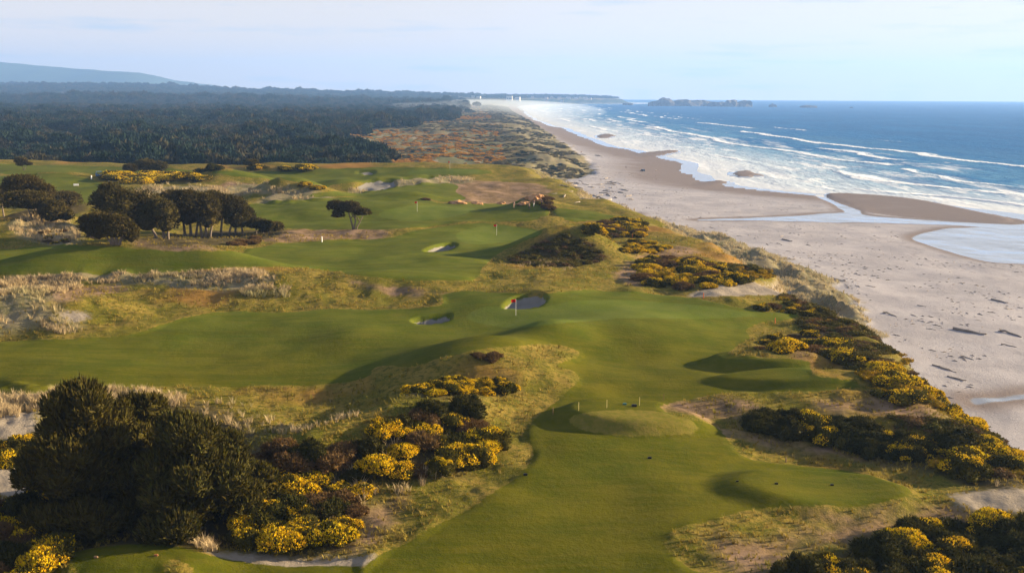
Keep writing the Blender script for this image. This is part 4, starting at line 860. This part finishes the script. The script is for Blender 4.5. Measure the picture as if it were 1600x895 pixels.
# ------------------------------------------------------------------ town on the headland
M_wall = plain('white_wall', (0.74, 0.71, 0.66), 0.8, 0.2, 0.08, 0.4); M_wall2 = plain('beige_wall', (0.55, 0.48, 0.40), 0.8, 0.2, 0.1, 0.4); M_roof = plain('grey_roof', (0.16, 0.15, 0.15), 0.8, 0.2, 0.2, 0.4); M_pane = plain('window_glass', (0.05, 0.06, 0.08), 0.15, 0.5, 0.1, 0.4)
def house(px, py, w_, h_, wm, lab, grp):
    x, y, z = spot(px, py); w_ *= 1.35; h_ *= 1.5; dp = w_ * 0.6; root = empty('house', (x, y, z - 1), random.uniform(-0.3, 0.3))
    link('wall', bm_mesh('wall', lambda bm: add_box(bm, (0, 0, h_ / 2), (w_, dp, h_))), wm, root)
    def rf(bm):
        o = 0.6; r = h_ + w_ * 0.22; vs_ = [bm.verts.new(c) for c in ((-w_ / 2 - o, -dp / 2 - o, h_), (w_ / 2 + o, -dp / 2 - o, h_), (w_ / 2 + o, dp / 2 + o, h_), (-w_ / 2 - o, dp / 2 + o, h_), (-w_ / 2 - o, 0, r), (w_ / 2 + o, 0, r))]
        for q in ((0, 1, 5, 4), (2, 3, 4, 5), (1, 2, 5), (3, 0, 4), (3, 2, 1, 0)): bm.faces.new([vs_[i] for i in q])
    link('roof', bm_mesh('roof', rf), M_roof, root)
    for s in (-0.3, 0.0, 0.3): link('window', bm_mesh('window', lambda bm: add_box(bm, (s * w_, -dp / 2 - 0.03, h_ * 0.55), (w_ * 0.16, 0.1, h_ * 0.28))), M_pane, root)
    tag(root, lab, 'house', grp)
for px, py, w_, h_ in [(796, 158, 24, 18), (809, 158, 20, 15)]: house(px, py, w_, h_, M_wall, 'large white house standing by itself above the far beach', 'pair of white houses above the far beach')
for px, py, w_ in [(684, 154, 22), (691, 154, 18), (705, 154, 24), (713, 154, 22), (720, 155, 14), (739, 153, 14), (748, 154, 18), (756, 153, 22), (762, 153, 14), (700, 155, 12)]: house(px, py, w_, 8, M_wall, 'pale house in the row below the wooded ridge', 'houses in the row below the wooded ridge')
for px, py, w_ in [(822, 152, 16), (832, 154, 14), (842, 153, 15), (853, 155, 18), (862, 154, 13), (874, 155, 16), (888, 155, 20), (900, 155, 15), (914, 156, 26), (922, 156, 14), (854, 160, 14), (878, 160, 12)]: house(px, py, w_, 7, M_wall2 if px % 3 else M_wall, 'small house scattered over the town headland', 'houses scattered over the town headland')
for px, py, w_ in [(184, 151, 34), (200, 152, 26), (95, 150, 22), (380, 158, 30), (392, 158, 22), (478, 153, 20), (518, 157, 18)]: house(px, py, w_, 9, M_wall, 'pale building half hidden in the hazy far woodland', 'pale buildings in the far woodland')

# ------------------------------------------------------------------ drift logs on the beach
M_wood = plain('grey_driftwood', (0.25, 0.215, 0.19), 0.9, 0.1, 0.35, 1.5); M_wood2 = plain('bleached_driftwood', (0.38, 0.33, 0.28), 0.9, 0.1, 0.25, 1.5)
def log_mesh(seed, root=False):
    rng = np.random.default_rng(seed)
    def f(bm):
        pts = [(-0.5 + i / 5, 0.012 * rng.normal(), 0.012 * rng.normal()) for i in range(6)]; add_tube(bm, pts, [0.018, 0.026, 0.03, 0.032, 0.034, 0.04], 7)
        for i in range(3):
            a = rng.uniform(0, 6.28); t_ = rng.uniform(-0.3, 0.4); add_tube(bm, [(t_, 0, 0), (t_ + 0.05, 0.06 * math.cos(a), 0.06 * abs(math.sin(a)))], [0.012, 0.005], 5)
        if root:
            for i in range(6): a = i * 1.05; add_tube(bm, [(0.49, 0, 0), (0.53, 0.09 * math.cos(a), 0.09 * math.sin(a))], [0.022, 0.008], 5)
    return bm_mesh('drift_log', f, True)
LOGS = [log_mesh(1), log_mesh(2), log_mesh(3, True)]; lrng = np.random.default_rng(3)
for me_ in LOGS: me_.materials.append(M_wood)
LOGS2 = [m.copy() for m in LOGS]
for me_ in LOGS2: me_.materials.clear(); me_.materials.append(M_wood2)
def drift(x, y, L, ang, lab, grp, fat=1.0):
    me_ = (LOGS if lrng.random() < 0.65 else LOGS2)[int(lrng.integers(0, 3))]; o = link('drift_log', me_); z = float(gz(np.array([x]), np.array([y]))[0])
    o.location = (x, y, z + 0.022 * L * fat); o.scale = (L, L * fat, L * fat); o.rotation_euler = (0, lrng.uniform(-0.03, 0.03), ang); tag(o, lab, 'log', grp); return o
for px, py, L, lab in [(1515, 519, 8, 'big dark drift log casting a wide shadow on open sand'), (1580, 522, 6, 'drift log with a pale root end near the big log'), (1312, 438, 5, 'short drift log below the foredune crest'), (1230, 376, 6, 'drift log near the stream on the upper beach'), (1392, 492, 5, 'drift log lying just off the grassy foredune'), (1562, 471, 5, 'dark drift log beside curved tyre tracks'), (1495, 592, 4, 'drift log at the foot of the gorse bluff'), (1470, 574, 4, 'root-ended drift log against the bluff toe'), (1482, 578, 4, 'short drift log beside the root-ended one'), (936, 244, 12, 'long pale drift log on the far open beach')]:
    x, y, z = spot(px, py); drift(x, y, L, R(118) + lrng.normal() * 0.12, lab, 'single logs on the beach', 1.25)
P_ = poly_points([(850,298),(870,288),(935,276),(962,284),(1000,308),(950,322),(890,318),(862,310)], 2.6, lrng, 3, 130)
for c in P_: drift(c[0], c[1], float(lrng.uniform(2.0, 8.0)), lrng.uniform(0, 3.14), 'drift log tangled in the driftwood field of the cove', 'driftwood field in the cove', 1.3)
P_ = poly_points([(1100,352),(1240,372),(1450,470),(1600,520),(1600,560),(1500,560),(1420,500),(1300,430),(1180,378)], 14, lrng, 3, 26)
for c in P_: drift(c[0], c[1], float(lrng.uniform(1.2, 3.5)), R(118) + lrng.normal() * 0.5, 'small weathered drift log strewn along the upper beach', 'small logs strewn along the upper beach')
P_ = poly_points([(880,225),(900,228),(940,262),(925,266),(905,245)], 9, lrng, 3, 20)
for c in P_: drift(c[0], c[1], float(lrng.uniform(3, 7)), lrng.uniform(0, 3.14), 'drift log along the foot of the far dunes', 'logs along the foot of the far dunes')
n = 5200; y = 170 * (4.3) ** lrng.uniform(0, 1, n); q = lrng.uniform(0, 1, n) ** 1.6; x = toe_c(y) + 1 + q * (shore_c(y) - toe_c(y)) * 0.62; k = (fbm(x, y, 14, 3, 96) + lrng.uniform(-0.4, 0.4, n) > 0.2) & (grid_val(A_film, x, y) < -3)
x, y = x[k], y[k]; SP = []
for i in range(3):
    a = np.array([(-0.5, -0.05, 0), (0.5, -0.04, 0), (0.5, 0.04, 0.03), (-0.5, 0.05, 0.02), (0.0, 0.0, 0.14)]); SP.append((a, np.array([(0, 1, 4), (1, 2, 4), (2, 3, 4), (3, 0, 4)])))
scatter('beach_wrack', SP, x, y, gz(x, y), lrng.uniform(0.4, 1.6, len(x)), M_wood, lrng, np.ones((len(x), 3)), 'small sticks and wrack strewn over the upper beach')

# ------------------------------------------------------------------ golf course furniture
M_white = plain('white_paint', (0.78, 0.77, 0.74), 0.5, 0.3, 0.06, 8); M_red = plain('red_cloth', (0.62, 0.015, 0.02), 0.7, 0.2, 0.12, 8); M_black = plain('black_plastic', (0.02, 0.02, 0.022), 0.5, 0.3, 0.2, 8); M_orange2 = plain('orange_paint', (0.62, 0.13, 0.03), 0.6, 0.3, 0.1, 8); M_timber = plain('weathered_timber', (0.22, 0.14, 0.08), 0.8, 0.2, 0.25, 8); M_yel = plain('straw_paint', (0.55, 0.45, 0.16), 0.6, 0.3, 0.1, 8)
def pole_mesh(bm, h, r, z0=-0.2): add_tube(bm, [(0, 0, z0), (0, 0, h * 0.5), (0, 0, h)], [r, r, r * 0.9], 8)
def golf_flag(px, py, hgt, lab):
    x, y, z = spot(px, py); root = empty('golf_flag', (x, y, z)); link('pole', bm_mesh('pole', lambda bm: pole_mesh(bm, hgt, 0.022)), M_white, root)
    def fl(bm):
        nx, nz = 8, 4; g = [[bm.verts.new((-0.02 - 0.66 * i / nx, 0.08 * math.sin(i * 1.0), hgt - 0.02 - 0.46 * j / nz - 0.08 * i / nx)) for j in range(nz + 1)] for i in range(nx + 1)]
        for i in range(nx):
            for j in range(nz): bm.faces.new((g[i][j], g[i + 1][j], g[i + 1][j + 1], g[i][j + 1]))
        bmesh.ops.solidify(bm, geom=bm.faces[:], thickness=0.012)
    link('flag', bm_mesh('flag', fl, True), M_red, root); link('cup', bm_mesh('cup', lambda bm: bmesh.ops.create_cone(bm, cap_ends=True, segments=14, radius1=0.054, radius2=0.054, depth=0.02, matrix=Matrix.Translation((0, 0, 0.0)))), M_black, root)
    tag(root, lab, 'flag', 'golf flags')
golf_flag(806, 493, 2.5, 'red flag on a white pole standing on the big seaside green'); golf_flag(776, 368, 2.7, 'red flag on the green beside the single dark bunker'); golf_flag(652, 331, 2.9, 'red flag on the green behind the lone cypress'); golf_flag(703, 264, 3.0, 'red flag on the farthest green above the scrub dunes')
def stake(px, py, h, r, mat, lab, grp):
    x, y, z = spot(px, py); root = empty('marker_stake', (x, y, z)); link('shaft', bm_mesh('shaft', lambda bm: pole_mesh(bm, h, r)), mat, root); link('cap', bm_mesh('cap', lambda bm: add_tube(bm, [(0, 0, h - 0.01), (0, 0, h + 0.04)], [r * 1.25, r * 0.5], 8)), mat, root); tag(root, lab, 'stake', grp)
stake(864, 648, 0.8, 0.028, M_timber, 'dark stake standing in the shadow of the round tee', 'rope stakes behind the round tee')
for px, py in ((904, 641), (948, 637), (999, 633)): stake(px, py, 0.85, 0.032, M_yel, 'pale stake in the row behind the round tee', 'rope stakes behind the round tee')
stake(1037, 625, 0.7, 0.025, M_timber, 'dark stake at the tip of the brown rough', 'rope stakes behind the round tee')
stake(1211, 505, 0.75, 0.06, M_orange2, 'orange stake on the seaward edge of the big green', 'orange stakes along the bluff'); stake(1099, 466, 0.8, 0.06, M_orange2, 'orange stake beside the white sand patch', 'orange stakes along the bluff'); stake(1003, 396, 0.9, 0.07, M_orange2, 'orange stake between two gorse patches', 'orange stakes along the bluff'); stake(988, 372, 0.9, 0.07, M_orange2, 'orange stake below the far headland gorse', 'orange stakes along the bluff')
stake(503, 378, 1.2, 0.14, M_white, 'stout white post on the bare ground by the fairway', 'white posts'); stake(143, 280, 1.3, 0.22, M_white, 'white post beside the blue cart', 'white posts'); stake(171, 290, 1.5, 0.2, M_white, 'white post at the bend of the cart path', 'white posts'); stake(1228, 722, 0.45, 0.07, M_timber, 'short wooden post above the flat oval tee', 'wooden posts')
def tee_marker(px, py, mat, lab, s=0.16, grp='tee markers'):
    x, y, z = spot(px, py); root = empty('tee_marker', (x, y, z)); link('block', bm_mesh('block', lambda bm: add_box(bm, (0, 0, s * 0.4), (s * 1.8, s, s), s * 0.2)), mat, root); link('spike', bm_mesh('spike', lambda bm: pole_mesh(bm, 0.02, 0.012)), M_black, root); tag(root, lab, 'marker', grp)
tee_marker(150, 871, M_timber, 'wooden tee marker on the low tee nearer the corner thicket'); tee_marker(244, 868, plain('reddish_timber', (0.30, 0.13, 0.06), 0.8, 0.2, 0.2, 8), 'reddish wooden tee marker on the low tee by the grass tufts')
tee_marker(1213, 756, M_black, 'dark tee marker on the landward half of the flat oval tee'); tee_marker(1300, 758, M_black, 'dark tee marker in the middle of the flat oval tee'); tee_marker(1152, 752, M_black, 'dark tee marker at the shaded edge of the flat oval tee', 0.12)
tee_marker(991, 635, M_black, 'black box on the grass behind the round tee', 0.3, 'tee boxes'); tee_marker(976, 632, plain('teal_plastic', (0.08, 0.20, 0.19), 0.5, 0.3, 0.1, 8), 'small teal box on the grass behind the round tee', 0.22, 'tee boxes'); tee_marker(821, 742, M_black, 'dark sprinkler box at the fairway edge', 0.2, 'tee boxes'); tee_marker(1015, 716, M_black, 'dark sprinkler box below the round tee', 0.2, 'tee boxes')
# bench by the cart path
x, y, z = spot(119, 292); b = empty('park_bench', (x, y, z), 0.3)
link('seat', bm_mesh('seat', lambda bm: add_box(bm, (0, 0, 0.45), (1.7, 0.5, 0.08), 0.01)), M_white, b); link('backrest', bm_mesh('backrest', lambda bm: add_box(bm, (0, 0.24, 0.8), (1.7, 0.06, 0.5), 0.01)), M_white, b)
for sx_ in (-0.7, 0.7): link('leg', bm_mesh('leg', lambda bm: add_box(bm, (sx_, 0, 0.16), (0.1, 0.42, 0.5), 0.01)), M_timber, b)
tag(b, 'white bench beside the mown tee near the cart path', 'bench')
# shelter under the front cypress
x, y, z = spot(148, 372); b = empty('wooden_shelter', (x, y, z), 0.2); link('wall', bm_mesh('wall', lambda bm: add_box(bm, (0, 0, 1.0), (3.0, 2.0, 2.4))), M_timber, b); link('roof', bm_mesh('roof', lambda bm: add_box(bm, (0, 0, 2.28), (3.5, 2.5, 0.14), 0.03)), M_roof, b); link('door', bm_mesh('door', lambda bm: add_box(bm, (0.6, -1.02, 0.9), (0.8, 0.06, 1.8))), M_twig, b)
tag(b, 'small brown wooden shelter in the shade of the front cypress', 'shelter')

# ------------------------------------------------------------------ vehicles
M_blue = plain('blue_paint', (0.03, 0.11, 0.26), 0.3, 0.5, 0.05, 2); M_dblue = plain('dark_blue_paint', (0.025, 0.05, 0.10), 0.3, 0.5, 0.05, 2); M_tyre = plain('tyre_rubber', (0.018, 0.018, 0.018), 0.85, 0.2, 0.2, 6); M_rim = plain('grey_rim', (0.35, 0.35, 0.36), 0.4, 0.5, 0.05, 4, 0.6)
def wheels(root, xs, ys, r, wd):
    for a in xs:
        for c in ys:
            mt = Matrix.Translation((a, c, r)) @ Matrix.Rotation(math.pi / 2, 4, 'X'); wl_ = link('wheel', bm_mesh('wheel', lambda bm: bmesh.ops.create_cone(bm, cap_ends=True, segments=18, radius1=r, radius2=r, depth=wd, matrix=mt)), M_tyre, root)
            link('rim', bm_mesh('rim', lambda bm: bmesh.ops.create_cone(bm, cap_ends=True, segments=14, radius1=r * 0.55, radius2=r * 0.5, depth=wd + 0.03, matrix=mt)), M_rim, wl_)
def prism(bm, prof_, y0, y1):
    a = [bm.verts.new((p[0], y0, p[1])) for p in prof_]; c = [bm.verts.new((p[0], y1, p[1])) for p in prof_]; n_ = len(prof_); bm.faces.new(a); bm.faces.new(c[::-1])
    for i in range(n_): bm.faces.new((a[(i + 1) % n_], a[i], c[i], c[(i + 1) % n_]))
x, y, z = spot(1004, 268); b = empty('parked_car', (x, y, z), 1.9)
link('body', bm_mesh('body', lambda bm: (prism(bm, [(-2.3, 0.4), (2.3, 0.4), (2.35, 0.95), (1.1, 1.08), (-2.3, 1.1)], -0.92, 0.92), bmesh.ops.recalc_face_normals(bm, faces=bm.faces[:]))), M_dblue, b)
link('cabin', bm_mesh('cabin', lambda bm: (prism(bm, [(-2.25, 1.08), (1.15, 1.06), (0.5, 1.75), (-2.1, 1.8)], -0.82, 0.82), bmesh.ops.recalc_face_normals(bm, faces=bm.faces[:]))), M_dblue, b)
for s in (-1, 1): link('window', bm_mesh('window', lambda bm: (prism(bm, [(-2.0, 1.15), (0.95, 1.13), (0.42, 1.66), (-1.95, 1.7)], s * 0.825 - 0.01, s * 0.825 + 0.01), bmesh.ops.recalc_face_normals(bm, faces=bm.faces[:]))), M_pane, b)
wheels(b, (-1.4, 1.4), (-0.85, 0.85), 0.38, 0.24); tag(b, 'dark blue car parked on the open beach', 'car')
x, y, z = spot(155, 276); b = empty('golf_cart', (x, y, z), 0.5)
link('body', bm_mesh('body', lambda bm: add_box(bm, (0, 0, 0.5), (2.4, 1.2, 0.45), 0.1)), M_blue, b); link('roof', bm_mesh('roof', lambda bm: add_box(bm, (-0.1, 0, 1.88), (1.9, 1.2, 0.1), 0.03)), M_blue, b); link('seat', bm_mesh('seat', lambda bm: (add_box(bm, (-0.3, 0, 0.85), (0.6, 1.1, 0.25), 0.05), add_box(bm, (-0.62, 0, 1.1), (0.14, 1.1, 0.6), 0.04))), M_black, b); link('rear_bag_box', bm_mesh('rear_bag_box', lambda bm: add_box(bm, (-1.0, 0, 1.0), (0.45, 1.0, 0.7), 0.05)), M_blue, b)
for s in (-1, 1):
    for a in (-0.95, 0.75): link('roof_post', bm_mesh('roof_post', lambda bm: add_tube(bm, [(a, s * 0.55, 0.6), (a * 0.95, s * 0.55, 1.86)], [0.03, 0.03], 6)), M_black, b)
wheels(b, (-0.8, 0.85), (-0.55, 0.55), 0.23, 0.18); tag(b, 'blue golf cart parked beside the far yellow gorse', 'golf cart')

# ------------------------------------------------------------------ people
def skin(name, V, E, rad, mat, parent, root=0):
    me_ = D.meshes.new(name); me_.from_pydata(V, E, []); o = link(name, me_, mat, parent); md = o.modifiers.new('skin', 'SKIN'); md.use_smooth_shade = True
    for i, r in enumerate(rad): me_.skin_vertices[0].data[i].radius = (r, r)
    me_.skin_vertices[0].data[root].use_root = True; s_ = o.modifiers.new('sub', 'SUBSURF'); s_.levels = 1; s_.render_levels = 1; return o
M_skin = plain('skin', (0.42, 0.26, 0.19), 0.6, 0.3, 0.08, 9); M_navy = plain('navy_cloth', (0.02, 0.025, 0.05), 0.85, 0.1, 0.15, 9); M_tan = plain('tan_cloth', (0.42, 0.30, 0.19), 0.85, 0.1, 0.1, 9); M_dgrey = plain('charcoal_cloth', (0.04, 0.04, 0.045), 0.85, 0.1, 0.15, 9); M_wcl = plain('white_cloth', (0.7, 0.69, 0.66), 0.85, 0.1, 0.08, 9); M_hair = plain('dark_hair', (0.03, 0.02, 0.015), 0.7, 0.2, 0.2, 20)
def person(px, py, rz, top, legs, lab, bend=0.0, k=1.0, bag=None):
    x, y, z = spot(px, py); r = empty('person', (x, y, z), rz, (k, k, k)); b_ = bend
    V = [(0, 0, 0.95), (0, -0.02 - b_ * 0.3, 1.2), (0, -0.03 - b_ * 0.5, 1.42), (0, -0.04 - b_ * 0.6, 1.53), (0, -0.06 - b_ * 0.65, 1.66), (0, -0.06 - b_ * 0.65, 1.77)]; E = [(0, 1), (1, 2), (2, 3), (3, 4), (4, 5)]; rad = [0.15, 0.14, 0.13, 0.06, 0.10, 0.06]
    for s in (-1, 1):
        i = len(V); V += [(s * 0.10, 0, 0.88), (s * 0.12, -0.02, 0.48), (s * 0.13, 0.02, 0.09), (s * 0.14, -0.15, 0.04)]; E += [(0, i), (i, i + 1), (i + 1, i + 2), (i + 2, i + 3)]; rad += [0.10, 0.065, 0.045, 0.04]
        i = len(V); V += [(s * 0.20, -0.03 - b_ * 0.5, 1.40), (s * 0.25, -0.06 - b_ * 0.6, 1.12), (s * 0.20, -0.22 - b_ * 0.6, 0.92), (s * 0.18, -0.28 - b_ * 0.6, 0.84)]; E += [(2, i), (i, i + 1), (i + 1, i + 2), (i + 2, i + 3)]; rad += [0.065, 0.05, 0.038, 0.035]
    skin('body', V, E, rad, M_skin, r)
    V2 = [V[0], V[1], V[2]]; E2 = [(0, 1), (1, 2)]; r2 = [0.165, 0.16, 0.15]
    for s in (0, 1):
        j = 6 + s * 8 + 4; i = len(V2); V2 += [V[j], V[j + 1]]; E2 += [(2, i), (i, i + 1)]; r2 += [0.085, 0.066]
    skin('shirt', V2, E2, r2, top, r)
    V3 = [V[0]]; E3 = []; r3 = [0.165]
    for s in (0, 1):
        j = 6 + s * 8; i = len(V3); V3 += [V[j], V[j + 1], V[j + 2]]; E3 += [(0, i), (i, i + 1), (i + 1, i + 2)]; r3 += [0.115, 0.085, 0.065]
    skin('trousers', V3, E3, r3, legs, r)
    hv, hf = ICO2; h_ = hv * np.array([0.108, 0.118, 0.10]) + np.array([0, -0.05 - b_ * 0.65, 1.725]); link('hair', mesh_arrays('hair', h_, hf, None, True), M_hair, r)
    tag(r, lab, 'person', 'people on the course' if py > 300 else 'people on the beach')
person(803, 325, 0.6, M_navy, M_tan, 'person in a dark top and tan trousers standing on the green edge', 0.15, 1.08); person(827, 327, -0.5, M_tan, M_dgrey, 'person in brown stooping at the foot of the little mound', 0.25, 1.05); person(834, 323, 1.2, M_navy, M_wcl, 'person in a navy top with white trousers behind the little mound', 0.05, 1.08); person(846, 321, 2.0, M_dgrey, M_dgrey, 'person all in dark clothes beyond the little mound', 0.0, 1.08)
person(978, 263, 0.3, M_dgrey, M_navy, 'person in dark clothes walking landward of the parked car', 0.0); person(1025, 268, 0.3, M_wcl, M_tan, 'person in pale clothes walking seaward of the parked car', 0.0); person(908, 239, 0.3, M_orange2, M_navy, 'person in a red top by the foot of the far dunes', 0.0)

# ------------------------------------------------------------------ mist bank over the far beach
v, f = ICO3; mv = v * np.array([460, 1900, 34]) + np.array([-120, 3900, 4])
t = NT('sea_mist_air'); pv = t.n('ShaderNodeVolumePrincipled'); pv.inputs['Color'].default_value = (0.82, 0.90, 1.0, 1); pv.inputs['Density'].default_value = 4e-4; t.l(pv.outputs[0], t.out.inputs['Volume'])
tag(link('sea_mist', mesh_arrays('sea_mist', mv, f), t.m), 'low white sea mist lying along the far beach', kind='stuff')
